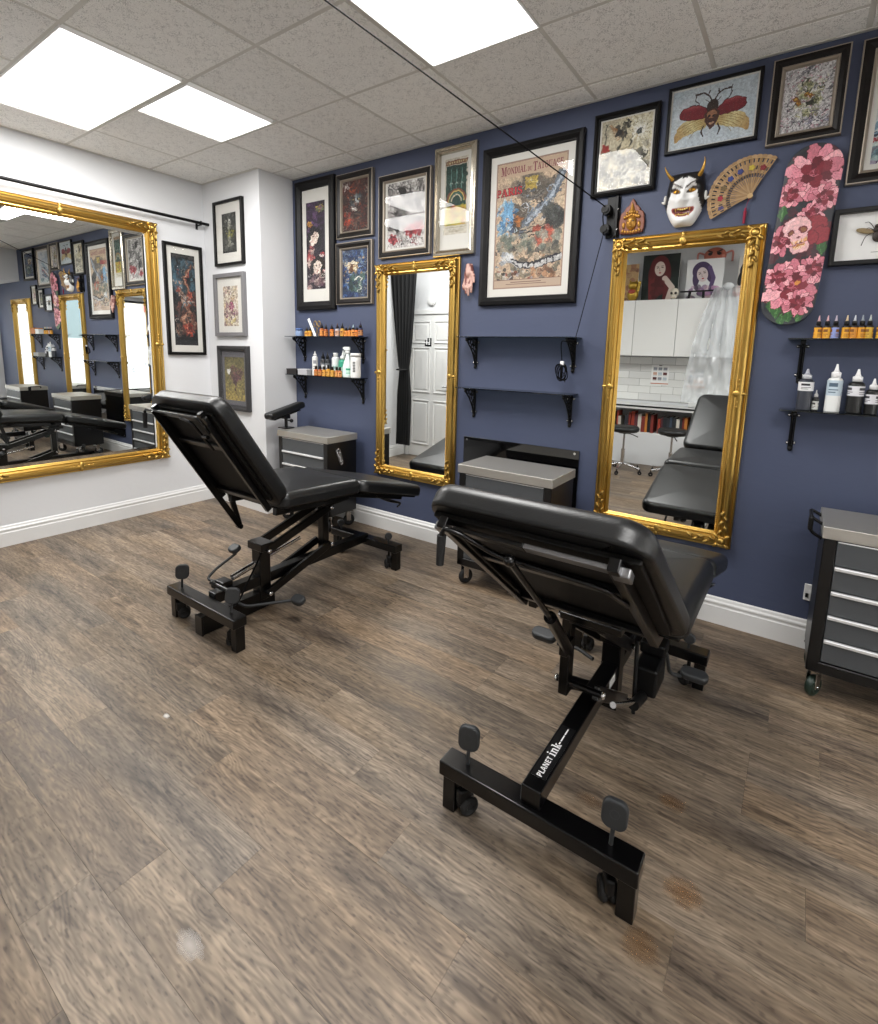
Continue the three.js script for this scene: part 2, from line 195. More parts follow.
// ---------------------------------------------------------------- painted prints
const rgba = (c, a) => { const n = parseInt(c.slice(1), 16); return `rgba(${n >> 16},${(n >> 8) & 255},${n & 255},${a})`; };
const A = {
  fill(c, w, h, col) { c.fillStyle = col; c.fillRect(0, 0, w, h); },
  blobs(c, r, n, x, y, w, h, s0, s1, cols, al = 0.8) { for (let i = 0; i < n; i++) { c.fillStyle = rgba(cols[Math.floor(r() * cols.length)], al * (0.5 + 0.5 * r())); c.beginPath(); c.ellipse(x + r() * w, y + r() * h, s0 + r() * (s1 - s0), (s0 + r() * (s1 - s0)) * 0.7, r() * 3.2, 0, 6.3); c.fill(); } },
  swirls(c, r, n, x, y, w, h, s0, s1, cols, lw = 2) { c.lineCap = 'round'; for (let i = 0; i < n; i++) { c.strokeStyle = cols[Math.floor(r() * cols.length)]; c.lineWidth = lw * (0.5 + r()); const cx = x + r() * w, cy = y + r() * h, s = s0 + r() * (s1 - s0), a0 = r() * 6.3; c.beginPath(); for (let k = 0; k <= 14; k++) { const a = a0 + k * 0.36, q = s * (1 - k / 17); const X = cx + Math.cos(a) * q, Y = cy + Math.sin(a) * q * 0.8; k ? c.lineTo(X, Y) : c.moveTo(X, Y); } c.stroke(); } },
  petalFlower(c, x, y, s, cols, n = 7, seed = 1) { const r = rng(seed); for (let lay = 0; lay < 3; lay++) for (let k = 0; k < n; k++) { const a = k / n * 6.283 + lay * 0.5 + r() * 0.3, d = s * (0.62 - lay * 0.2), px = x + Math.cos(a) * d, py = y + Math.sin(a) * d; c.fillStyle = cols[(lay + (r() < 0.3 ? 1 : 0)) % cols.length]; c.beginPath(); c.ellipse(px, py, s * (0.48 - lay * 0.1), s * (0.34 - lay * 0.06), a, 0, 6.3); c.fill(); c.strokeStyle = 'rgba(60,15,25,.55)'; c.lineWidth = Math.max(1, s * 0.03); c.stroke(); } },
  poly(c, pts, col) { c.fillStyle = col; c.beginPath(); pts.forEach(([x, y], i) => i ? c.lineTo(x, y) : c.moveTo(x, y)); c.closePath(); c.fill(); },
  path(c, pts, col, lw) { c.strokeStyle = col; c.lineWidth = lw; c.lineCap = c.lineJoin = 'round'; c.beginPath(); pts.forEach(([x, y], i) => i ? c.lineTo(x, y) : c.moveTo(x, y)); c.stroke(); },
  face(c, x, y, s, tilt, skin, hair, lip = '#a0202c') { c.save(); c.translate(x, y); c.rotate(tilt); c.fillStyle = hair; c.beginPath(); c.ellipse(0, -s * 0.35, s * 1.0, s * 1.05, 0, 0, 6.3); c.fill(); c.beginPath(); c.ellipse(-s * 0.7, s * 0.3, s * 0.38, s * 0.9, 0.2, 0, 6.3); c.fill(); c.beginPath(); c.ellipse(s * 0.7, s * 0.3, s * 0.36, s * 0.9, -0.2, 0, 6.3); c.fill(); c.fillStyle = skin; c.beginPath(); c.ellipse(0, s * 0.05, s * 0.58, s * 0.82, 0, 0, 6.3); c.fill(); c.fillStyle = '#2a1a1a'; for (const k of [-1, 1]) { c.beginPath(); c.ellipse(k * s * 0.25, -s * 0.08, s * 0.13, s * 0.045, k * 0.15, 0, 6.3); c.fill(); c.fillRect(k * s * 0.25 - s * 0.15, -s * 0.27, s * 0.3, s * 0.04); } c.fillStyle = lip; c.beginPath(); c.ellipse(0, s * 0.5, s * 0.13, s * 0.07, 0, 0, 6.3); c.fill(); c.strokeStyle = 'rgba(90,50,40,.7)'; c.lineWidth = s * 0.035; c.beginPath(); c.moveTo(s * 0.04, -s * 0.05); c.lineTo(s * 0.08, s * 0.26); c.lineTo(-s * 0.04, s * 0.29); c.stroke(); c.restore(); },
};
const ART = {
  geisha: [150, 620, (c, w, h) => { const r = rng(11); A.fill(c, w, h, '#231a26'); A.blobs(c, r, 90, 0, 0, w, h * 0.42, 6, 26, ['#4a2f56', '#6b4a75', '#2a1c30', '#3a2440'], 0.8); A.petalFlower(c, 112, 52, 30, ['#b9a552', '#6f7a54', '#8c6b7e'], 7, 3); A.petalFlower(c, 30, 150, 22, ['#d9a33a', '#b3643a', '#e5c05a'], 6, 4); A.blobs(c, r, 30, 0, 420, w, 200, 14, 40, ['#d8bdb0', '#e6d3c6', '#b89a90', '#5a4048', '#c9a79c'], 0.85); A.blobs(c, r, 16, 0, 290, 60, 110, 12, 26, ['#d8bdb0', '#c9a79c', '#a04040'], 0.8); A.face(c, 66, 255, 58, 0.35, '#ecd2c2', '#120d10'); A.petalFlower(c, 118, 385, 26, ['#b32430', '#d86a6a', '#e8dcd4'], 6, 6); A.face(c, 88, 462, 56, 0.1, '#efd8c9', '#0f0b0d'); A.swirls(c, r, 14, 0, 500, w, 110, 8, 30, ['#9c2430', '#e9dcd2', '#3c2a34', '#7c5a70'], 4); }],
  demon: [240, 360, (c, w, h) => { const r = rng(21); A.fill(c, w, h, '#3c1712'); A.blobs(c, r, 120, 0, 0, w, h, 8, 40, ['#6a2216', '#8d3a20', '#2a1512', '#4a2a22', '#1f1b1a'], 0.7); A.swirls(c, r, 40, 0, 0, w, h, 14, 46, ['#a04a26', '#1b1413', '#5b2a1e', '#7a6a60'], 6); A.swirls(c, r, 5, 10, 15, 60, 40, 16, 30, ['#c9c2bb', '#8a8580'], 7); A.blobs(c, r, 26, 70, 100, 105, 80, 8, 26, ['#8fa2a4', '#5a6b72', '#b9c3c2', '#2b3438'], 0.85); for (const x of [98, 150]) { c.fillStyle = '#111'; c.beginPath(); c.ellipse(x, 140, 15, 9, 0, 0, 6.3); c.fill(); c.fillStyle = '#d8c47a'; c.beginPath(); c.arc(x, 140, 5, 0, 6.3); c.fill(); } c.fillStyle = '#e2dccf'; c.beginPath(); c.ellipse(115, 208, 26, 15, 0.2, 0, 6.3); c.fill(); c.fillStyle = '#2a0f0d'; c.fillRect(98, 204, 36, 7); A.blobs(c, r, 16, 20, 230, 80, 90, 10, 26, ['#a8321f', '#c4502c', '#7c2216'], 0.8); A.swirls(c, r, 18, 60, 240, 170, 110, 10, 40, ['#1c1716', '#6b5a50', '#3a2f2a'], 6); }],
  koi: [240, 380, (c, w, h) => { const r = rng(31); A.fill(c, w, h, '#1d2f52'); A.blobs(c, r, 150, 0, 0, w, h, 6, 26, ['#2c4f8e', '#3c6db0', '#16233f', '#4b5f78', '#7a8ea0', '#27395f'], 0.75); A.swirls(c, r, 46, 0, 0, w, h, 8, 30, ['#89a4c4', '#15203a', '#31588f', '#b4a98f'], 4); A.petalFlower(c, 96, 135, 52, ['#c8ae86', '#e2d6ba', '#6d4a34'], 7, 8); A.blobs(c, r, 20, 60, 205, 120, 140, 12, 34, ['#3f5550', '#5b7268', '#27352f'], 0.85); A.path(c, [[110, 235], [150, 220], [195, 205], [190, 240], [160, 262], [175, 300], [150, 330], [120, 320]], '#46605a', 34); A.path(c, [[118, 232], [165, 216], [190, 232], [165, 256]], '#e6e2d6', 13); A.path(c, [[165, 275], [180, 305], [150, 335]], '#d6d6cc', 8); A.swirls(c, r, 14, 20, 60, 200, 140, 6, 16, ['#1a1410', '#c9a26a'], 4); }],
  roses: [290, 380, (c, w, h) => { const r = rng(41); A.fill(c, w, h, '#cfcac6'); A.blobs(c, r, 70, 0, 0, w, h * 0.75, 10, 50, ['#8a8684', '#5c5957', '#b3aeac', '#3e3c3c', '#dad6d2'], 0.6); A.swirls(c, r, 70, 0, 0, w, h * 0.8, 12, 60, ['#3a3838', '#6e6a68', '#e6e2de', '#1f1e1e'], 5); c.fillStyle = '#232222'; c.beginPath(); c.ellipse(120, 60, 38, 26, 0.5, 0, 6.3); c.fill(); c.beginPath(); c.ellipse(75, 255, 34, 24, 1.2, 0, 6.3); c.fill(); A.petalFlower(c, 45, 330, 34, ['#a83a42', '#c96a6e', '#7c2430'], 6, 2); A.petalFlower(c, 175, 285, 38, ['#a83a42', '#d3a0a0', '#7c2430'], 6, 5); A.petalFlower(c, 245, 275, 40, ['#b3454c', '#d08a8c', '#8c2c38'], 6, 9); for (let k = 0; k < 8; k++) A.path(c, [[110 + k * 14, 325], [122 + k * 13, 345], [112 + k * 15, 362]], '#1b1a1a', 4); A.swirls(c, r, 10, 90, 330, 180, 40, 10, 24, ['#efeae6', '#7c2430'], 4); }],
  arch: [190, 470, (c, w, h) => { const r = rng(51); A.fill(c, w, h, '#d9d2c2'); c.fillStyle = '#7a4a38'; c.fillRect(8, 14, 174, 26); c.fillStyle = '#cdb98c'; for (let k = 0; k < 9; k++) c.fillRect(18 + k * 18, 20, 11, 14); c.fillStyle = '#25423a'; c.fillRect(14, 44, 162, 250); A.blobs(c, r, 26, 20, 60, 150, 150, 8, 26, ['#1d3630', '#34594d', '#2b4a42'], 0.8); for (const x of [55, 98, 140]) { A.path(c, [[x, 190], [x - 4, 150], [x + 2, 120], [x, 70]], '#6f9890', 6); A.path(c, [[x - 12, 160], [x, 150], [x + 12, 160]], '#c3d0c0', 3); } for (let k = 0; k < 4; k++) { c.strokeStyle = ['#8a4a34', '#d5b56a', '#3c6a5a', '#c9c0a4'][k]; c.lineWidth = 9; c.beginPath(); c.arc(98, 265, 74 - k * 12, PI, 0); c.stroke(); } c.fillStyle = '#c8b64a'; c.fillRect(14, 294, 162, 120); A.blobs(c, r, 40, 18, 296, 150, 110, 6, 22, ['#b8452c', '#d9c85a', '#8a9a3a', '#6a3a24', '#e0a83c'], 0.8); A.swirls(c, r, 12, 20, 300, 150, 100, 6, 20, ['#7c2c1c', '#3c4a24'], 4); c.fillStyle = '#a9a08e'; c.fillRect(20, 425, 150, 3); c.fillStyle = '#8b8272'; for (let k = 0; k < 3; k++) c.fillRect(50, 436 + k * 8, 90, 2); }],
  convention: [560, 900, (c, w, h) => { const r = rng(61); A.fill(c, w, h, '#c9b096'); A.blobs(c, r, 60, 0, 120, w, 300, 20, 70, ['#bfa98c', '#d2bea2', '#a99a86'], 0.5); c.textAlign = 'center'; c.fillStyle = '#7d2340';
    A.blobs(c, r, 26, 150, 130, 360, 320, 40, 90, ['#4b4640', '#5c564e', '#3a3733', '#6a6156'], 0.85); c.strokeStyle = '#77736e'; c.lineWidth = 30; c.beginPath(); c.ellipse(290, 190, 105, 80, 0.2, 0.2, 3.4); c.stroke(); c.strokeStyle = '#46423e'; c.lineWidth = 8; c.stroke(); A.poly(c, [[235, 120], [340, 125], [330, 215], [240, 205]], '#b39a4c'); A.swirls(c, r, 8, 240, 130, 80, 70, 8, 20, ['#7c6a2c', '#d6c478'], 5);
    A.path(c, [[520, 140], [470, 250], [400, 330], [330, 370], [260, 440], [230, 520]], '#6d7580', 60); A.path(c, [[520, 140], [470, 250], [400, 330], [330, 370], [260, 440]], '#a9b4c0', 22); A.swirls(c, r, 90, 20, 540, 520, 290, 6, 22, ['#2b2a2a', '#d8d2c4', '#5c3a30', '#7a8a96', '#3c4a44', '#b08a6a'], 4); A.swirls(c, r, 70, 160, 130, 370, 360, 6, 26, ['#2a2826', '#8a847a', '#b4b0a6', '#54504a'], 4); A.swirls(c, r, 34, 230, 200, 280, 300, 12, 40, ['#d2d8de', '#2f3338', '#8a95a2', '#56616e'], 6); A.blobs(c, r, 34, 20, 270, 150, 250, 14, 34, ['#5c93bf', '#8ab8d6', '#3f6d96', '#b8d3e2', '#4a5a7c'], 0.85); A.poly(c, [[60, 420], [80, 260], [110, 300], [130, 250], [160, 420]], '#79abd0'); A.swirls(c, r, 22, 20, 280, 150, 230, 8, 24, ['#2c4a6c', '#d6e6ee', '#cf9a6a'], 4);
    A.blobs(c, r, 12, 180, 390, 40, 60, 10, 24, ['#c0793c', '#8c4a26'], 0.9); for (let k = 0; k < 12; k++) A.path(c, [[200 + r() * 60, 540 - r() * 70], [430 + r() * 40, 450 - r() * 30 + k * 8]], k % 2 ? '#3a3632' : '#b6a894', 7); A.blobs(c, r, 22, 390, 360, 150, 140, 20, 50, ['#3b3d3c', '#50524f', '#2a2b2a'], 0.85); A.blobs(c, r, 20, 330, 480, 150, 120, 14, 36, ['#c65a48', '#d8806a', '#a8402f'], 0.75); A.blobs(c, r, 60, 30, 520, 500, 120, 14, 40, ['#6d746c', '#8b9086', '#4a5450', '#a5a698', '#57655c'], 0.75); A.blobs(c, r, 70, 10, 610, 540, 230, 12, 40, ['#6f6a5c', '#8c8472', '#4d4a44', '#a39a86', '#3a3a3a'], 0.75);
    A.path(c, [[150, 690], [210, 735], [330, 745], [540, 690]], '#c9c8c6', 40); A.path(c, [[150, 682], [215, 716], [330, 724], [540, 672]], '#2c2b33', 13); A.path(c, [[160, 712], [220, 755], [340, 764], [540, 712]], '#38363e', 8); for (let k = 0; k < 6; k++) { c.fillStyle = '#26252c'; c.fillRect(240 + k * 48, 726 - k * 7, 9, 34); } A.blobs(c, r, 16, 60, 640, 90, 70, 10, 30, ['#cfd6dc', '#9aa4b0', '#e6e9ea'], 0.85); A.blobs(c, r, 14, 320, 760, 190, 70, 12, 36, ['#b98a68', '#d2a884', '#7c5640'], 0.85); A.blobs(c, r, 24, 20, 770, 300, 90, 8, 26, ['#1f1c1c', '#5a3a2c', '#a8aab4', '#7c3a2c', '#d6d2ca'], 0.85);
    }],
  angler: [330, 420, (c, w, h) => { const r = rng(71); A.fill(c, w, h, '#cdc3a8'); const g = c.createRadialGradient(250, 90, 6, 250, 90, 190); g.addColorStop(0, '#fffdf2'); g.addColorStop(0.4, '#e9e0c0'); g.addColorStop(1, 'rgba(200,190,160,0)'); c.fillStyle = g; c.fillRect(0, 0, w, h); for (let k = 0; k < 26; k++) { const a = k / 26 * 6.3; A.path(c, [[250 + Math.cos(a) * 40, 90 + Math.sin(a) * 40], [250 + Math.cos(a) * (110 + 50 * r()), 90 + Math.sin(a) * (110 + 50 * r())]], k % 2 ? '#fdf8e4' : '#8f8664', 3); } for (let k = 0; k < 9; k++) A.path(c, [[150, 90], [40 + k * 9, 20 + k * 14]], '#9a6a3c', 4); A.blobs(c, r, 50, 0, 170, w, 230, 14, 46, ['#5c5b56', '#7c7a72', '#3a3a38', '#a5a294', '#8c8a80'], 0.75); c.fillStyle = '#c7bfa6'; c.fillRect(6, 8, 46, 190); A.path(c, [[30, 20], [26, 60], [34, 100], [28, 150]], '#6a6658', 10); c.fillStyle = '#a8332c'; c.fillRect(8, 140, 46, 50);
    A.blobs(c, r, 26, 110, 40, 100, 140, 14, 32, ['#2c2b28', '#454339', '#1f1e1c'], 0.85); A.path(c, [[180, 60], [150, 20], [168, 55], [175, 10], [190, 50]], '#35332c', 7); c.fillStyle = '#d9cfb2'; c.beginPath(); c.ellipse(188, 86, 21, 28, 0.3, 0, 6.3); c.fill(); c.fillStyle = '#3a362c'; c.fillRect(180, 80, 9, 4); c.fillRect(196, 82, 8, 4); A.path(c, [[180, 115], [172, 160], [168, 215]], '#cfc4a4', 44); A.path(c, [[150, 145], [128, 205], [190, 200], [220, 160], [240, 110]], '#d6cbac', 17); A.path(c, [[160, 180], [200, 178]], '#8a8068', 4); c.fillStyle = '#3a3f42'; c.beginPath(); c.ellipse(252, 92, 22, 15, -0.5, 0, 6.3); c.fill(); A.path(c, [[236, 104], [268, 78]], '#8d9696', 4); A.swirls(c, r, 60, 0, 210, w, 200, 10, 40, ['#e6e0cc', '#2c2c2a', '#706d62', '#f0ecdc'], 5); A.swirls(c, r, 22, 250, 190, 70, 200, 8, 24, ['#f0ecdc', '#23231f'], 5); }],
  beetle: [420, 300, (c, w, h) => { const r = rng(81); A.fill(c, w, h, '#ccd8e0'); A.blobs(c, r, 30, 0, 0, w, h, 30, 90, ['#dbe4e9', '#bfd0da', '#d3dde2'], 0.35); const wing = (m) => { c.save(); c.translate(210, 150); c.scale(m, 1); const g = c.createLinearGradient(20, 0, 185, 90); g.addColorStop(0, '#b99a58'); g.addColorStop(0.5, '#e2d6a0'); g.addColorStop(1, '#b8935a'); c.fillStyle = g; c.beginPath(); c.moveTo(22, 4); c.quadraticCurveTo(120, -20, 172, 40); c.quadraticCurveTo(200, 92, 184, 116); c.quadraticCurveTo(160, 110, 140, 92); c.quadraticCurveTo(90, 82, 24, 62); c.closePath(); c.fill(); c.strokeStyle = '#8c6a34'; c.lineWidth = 2.2; for (let k = 0; k < 6; k++) { c.beginPath(); c.moveTo(26, 12 + k * 8); c.quadraticCurveTo(90, 6 + k * 13, 175 - k * 14, 50 + k * 11); c.stroke(); } c.fillStyle = '#7d1e2a'; c.beginPath(); c.moveTo(18, -6); c.quadraticCurveTo(40, -66, 118, -62); c.quadraticCurveTo(168, -54, 166, -18); c.quadraticCurveTo(160, 4, 120, 8); c.quadraticCurveTo(60, 18, 18, 10); c.closePath(); c.fill(); const s = c.createLinearGradient(0, -60, 0, 10); s.addColorStop(0, 'rgba(230,150,140,.5)'); s.addColorStop(0.5, 'rgba(120,20,30,0)'); c.fillStyle = s; c.fill(); c.strokeStyle = '#4a0f18'; c.lineWidth = 3; c.stroke(); c.restore(); A.path(c, [[210 + m * 70, 90], [210 + m * 88, 62], [210 + m * 92, 28]], '#3c2a24', 5); A.path(c, [[210 + m * 36, 205], [210 + m * 46, 232], [210 + m * 40, 258]], '#2f211e', 7); A.path(c, [[210 + m * 8, 85], [210 + m * 20, 55], [210 + m * 52, 36], [210 + m * 84, 38]], '#3c2a24', 8); A.path(c, [[210 + m * 26, 52], [210 + m * 22, 30]], '#3c2a24', 6); A.path(c, [[210 + m * 18, 90], [210 + m * 38, 70]], '#3c2a24', 4); }; wing(-1); wing(1); c.fillStyle = '#33241f'; c.beginPath(); c.ellipse(210, 108, 32, 30, 0, 0, 6.3); c.fill(); c.fillStyle = '#4c2a1e'; c.beginPath(); c.moveTo(172, 140); c.quadraticCurveTo(210, 108, 248, 140); c.quadraticCurveTo(250, 200, 210, 226); c.quadraticCurveTo(170, 200, 172, 140); c.fill(); c.fillStyle = '#a87858'; c.beginPath(); c.ellipse(210, 150, 26, 18, 0, 0, 6.3); c.fill(); c.fillStyle = '#22130f'; for (const k of [-1, 1]) { c.beginPath(); c.ellipse(210 + k * 13, 158, 8, 6, 0, 0, 6.3); c.fill(); } c.fillRect(196, 184, 28, 5); c.fillStyle = '#c9a184'; c.beginPath(); c.ellipse(210, 196, 15, 7, 0, 0, 6.3); c.fill(); }],
  blossom: [300, 380, (c, w, h) => { const r = rng(91); A.fill(c, w, h, '#cfcccc'); for (let k = 0; k < 60; k++) { const x = r() * w, y = r() * h; A.path(c, [[x, y], [x + 40 + r() * 40, y - 30 - r() * 30]], ['#7c7a80', '#f2f0ee', '#56545c', '#a9a6aa'][k % 4], 4 + r() * 5); } A.blobs(c, r, 130, 0, 0, w, h, 4, 9, ['#c98a9a', '#a8667c', '#dcb4bc', '#7c4a5a'], 0.9); A.blobs(c, r, 36, 90, 90, 130, 200, 10, 28, ['#8a8c5c', '#a8aa78', '#5c6240', '#c6c49c'], 0.8); A.swirls(c, r, 26, 100, 80, 140, 220, 10, 36, ['#e0dec4', '#3c3f2c', '#a4a27a'], 5); for (const [x, y] of [[82, 185], [105, 215], [150, 165], [170, 178]]) { c.fillStyle = '#8a5a1c'; c.beginPath(); c.ellipse(x, y, 20, 14, 0.6, 0, 6.3); c.fill(); c.fillStyle = '#c99a3c'; c.beginPath(); c.ellipse(x - 4, y - 4, 9, 5, 0.6, 0, 6.3); c.fill(); } c.fillStyle = '#2c3022'; c.beginPath(); c.ellipse(172, 220, 24, 15, 0.2, 0, 6.3); c.fill(); A.swirls(c, r, 22, 0, 280, w, 95, 14, 44, ['#f2f0ee', '#6d6a74', '#a0a0b4'], 6); }],
  wave: [320, 430, (c, w, h) => { const r = rng(103); A.fill(c, w, h, '#d5dae0'); A.blobs(c, r, 30, 0, 0, w, h * 0.55, 20, 60, ['#e4e8ec', '#c3cad3', '#a9b4c0'], 0.6); for (let k = 0; k < 30; k++) { const y = 230 + r() * 190; A.path(c, [[-10, y + 40], [70, y - 10], [150, y - 60], [240, y - 80 - r() * 60]], ['#f4f6f6', '#2b3a4c', '#5b3a6a', '#a63a44', '#7fa0b4', '#cfe0dc'][k % 6], 8 + r() * 12); } A.blobs(c, r, 24, 0, 370, w, 70, 14, 40, ['#a9c4bc', '#dfe9e6', '#6a8a94'], 0.8); }],
  dragon: [190, 460, (c, w, h) => { const r = rng(111); A.fill(c, w, h, '#15171a'); A.blobs(c, r, 40, 0, 30, w, 170, 14, 44, ['#27404c', '#34596a', '#1d2c34', '#4c6a78'], 0.7); A.blobs(c, r, 50, 20, 180, 160, 230, 10, 34, ['#6a3a2c', '#8c4a38', '#4a3a34', '#7c5c4c', '#3a3c3c'], 0.75); A.path(c, [[150, 60], [100, 120], [140, 190], [70, 230], [130, 290], [60, 330], [130, 380], [150, 330]], '#77503f', 22); A.path(c, [[150, 60], [100, 120], [140, 190], [70, 230], [130, 290], [60, 330], [130, 380]], '#b08a74', 6); A.swirls(c, r, 44, 10, 40, 170, 380, 8, 30, ['#a88a78', '#0f1012', '#5c7a86', '#8c3a2c', '#cfc4b8'], 4); A.petalFlower(c, 120, 375, 38, ['#96402f', '#c47a66', '#5c2018'], 6, 5); A.petalFlower(c, 140, 200, 24, ['#8c3a2c', '#b86a54'], 6, 6); A.fill(c, w, 0, '#000'); c.fillStyle = '#131416'; c.fillRect(0, 420, w, 40); c.fillStyle = '#3a3836'; c.fillRect(0, 2, w, 12); }],
  ghost: [150, 260, (c, w, h) => { const r = rng(121); A.fill(c, w, h, '#33342f'); A.blobs(c, r, 60, 0, 0, w, h, 8, 30, ['#4a4b44', '#23241f', '#5c5d55', '#3c3d36'], 0.7); c.fillStyle = '#c8c8be'; c.beginPath(); c.ellipse(78, 55, 13, 19, 0, 0, 6.3); c.fill(); A.path(c, [[78, 75], [72, 130], [80, 210]], '#8d8d80', 26); A.blobs(c, r, 14, 45, 110, 70, 50, 6, 14, ['#8f8f3c', '#b0a84a', '#5c5c2c'], 0.9); c.fillStyle = '#161612'; c.fillRect(0, h - 14, w, 14); A.swirls(c, r, 20, 10, 20, 130, 200, 8, 26, ['#6f7066', '#1c1c18', '#a0a094'], 3); }],
  heron: [160, 260, (c, w, h) => { const r = rng(131); A.fill(c, w, h, '#d5c8b4'); A.blobs(c, r, 70, 0, 0, w, h, 8, 26, ['#c8b49c', '#a88a84', '#d8c48c', '#8c6a74', '#e0d4c4', '#6c5c64'], 0.65); A.swirls(c, r, 34, 20, 20, 120, 210, 8, 28, ['#5c4450', '#e6dccc', '#8a5a74', '#b89a6c'], 4); A.petalFlower(c, 84, 128, 28, ['#8a3a5c', '#b8748c', '#d8b0b4'], 6, 4); A.blobs(c, r, 10, 30, 205, 100, 40, 6, 18, ['#d9c06a', '#e6d69a'], 0.8); }],
  tree: [170, 300, (c, w, h) => { const r = rng(141); const g = c.createLinearGradient(0, 0, 0, h); g.addColorStop(0, '#66603c'); g.addColorStop(0.6, '#8a7f4c'); g.addColorStop(1, '#b39c54'); c.fillStyle = g; c.fillRect(0, 0, w, h); A.blobs(c, r, 50, 0, 0, w, h, 10, 30, ['#7c744a', '#968a58', '#5c5638'], 0.35); for (let k = 0; k < 26; k++) { const a = -2.6 + k * 0.085; A.path(c, [[88, 200], [88 + Math.cos(a) * 34, 165 + Math.sin(a) * 24], [88 + Math.cos(a) * (60 + 20 * r()), 130 + Math.sin(a) * 70]], ['#4a3038', '#6c4450', '#3a2c2c'][k % 3], 2.5); } A.blobs(c, r, 60, 40, 60, 110, 110, 3, 8, ['#6c3c4c', '#854a5a', '#4a2c34'], 0.8); A.path(c, [[88, 250], [90, 200], [84, 165]], '#4a2c30', 6); c.fillStyle = '#e9e6dc'; c.beginPath(); c.ellipse(34, 98, 14, 19, -0.2, 0, 6.3); c.fill(); c.fillRect(28, 110, 12, 16); }],
};
const artMat = {};
function posterText(c, w, h) { c.fillStyle = '#c9b096'; c.fillRect(14, 14, w - 28, 92); c.fillStyle = '#7d2340'; c.save(); c.translate(34, 84); c.textAlign = 'left'; { const run = [['M', 76], ['ONDIAL', 56], [' ', 40], ['DU', 36], [' ', 40], ['T', 76], ['ATOUAGE', 56]]; let tot = 0; for (const [s, z] of run) { c.font = `bold ${z}px serif`; tot += c.measureText(s).width; } c.scale(492 / tot, 1.15); let q = 0; for (const [s, z] of run) { c.font = `bold ${z}px serif`; c.fillText(s, q, z > 60 ? 6 : 0); q += c.measureText(s).width; } } c.restore(); c.textAlign = 'center';
    c.save(); c.translate(108, 232); c.rotate(-0.03); c.font = 'bold 72px serif'; c.lineWidth = 7; c.strokeStyle = '#3a1a26'; c.strokeText('PARIS', 0, 0); c.fillStyle = '#d0343c'; c.fillText('PARIS', 0, 0); c.restore(); c.fillStyle = '#c9b29c'; c.fillRect(0, h - 66, w, 66); c.fillStyle = '#7c5a52'; c.fillRect(0, h - 66, w, 4); c.fillRect(150, h - 48, 250, 5); c.fillRect(110, h - 34, 330, 4); c.strokeStyle = '#a98c7c'; c.lineWidth = 10; c.strokeRect(5, 5, w - 10, h - 10); }
function paintify(c, w, h, amp, spot, seed) { const n1 = noiser(seed), n2 = noiser(seed + 1), n3 = noiser(seed + 2), src = c.getImageData(0, 0, w, h), out = c.createImageData(w, h), s = src.data, o = out.data; for (let y = 0, i = 0; y < h; y++) for (let x = 0; x < w; x++, i += 4) { const X = Math.max(0, Math.min(w - 1, Math.round(x + (n1(x / 15, y / 15) - 0.5) * amp * 2.4 + (n2(x / 5, y / 5) - 0.5) * amp))), Y = Math.max(0, Math.min(h - 1, Math.round(y + (n2(x / 16 + 40, y / 16) - 0.5) * amp * 2.4 + (n3(x / 5, y / 5) - 0.5) * amp))), q = (Y * w + X) * 4, f = 1 + (n3(x / 3.2, y / 3.2) - 0.5) * spot + (n1(x / 9 + 7, y / 9) - 0.5) * spot; o[i] = Math.min(255, s[q] * f); o[i + 1] = Math.min(255, s[q + 1] * f); o[i + 2] = Math.min(255, s[q + 2] * f); o[i + 3] = 255; } c.putImageData(out, 0, 0); }
const LOOK = { beetle: [3, 0.16], convention: [6, 0.3], angler: [7, 0.3], arch: [3, 0.2], wave: [8, 0.2] };
function art(k) { return artMat[k] ??= std(0xcfcfcf, 0.75, 0, { map: canvasTex(ART[k][0], ART[k][1], (c, w, h) => { ART[k][2](c, w, h); const [a, s] = LOOK[k] ?? [8, 0.5]; paintify(c, w, h, a, s, k.length * 31); if (k === 'convention') posterText(c, w, h); }) }); }
function planeUV(g, w, h) { const p = g.attributes.position, uv = g.attributes.uv; for (let i = 0; i < p.count; i++) uv.setXY(i, p.getX(i) / w + 0.5, p.getY(i) / h + 0.5); return g; }
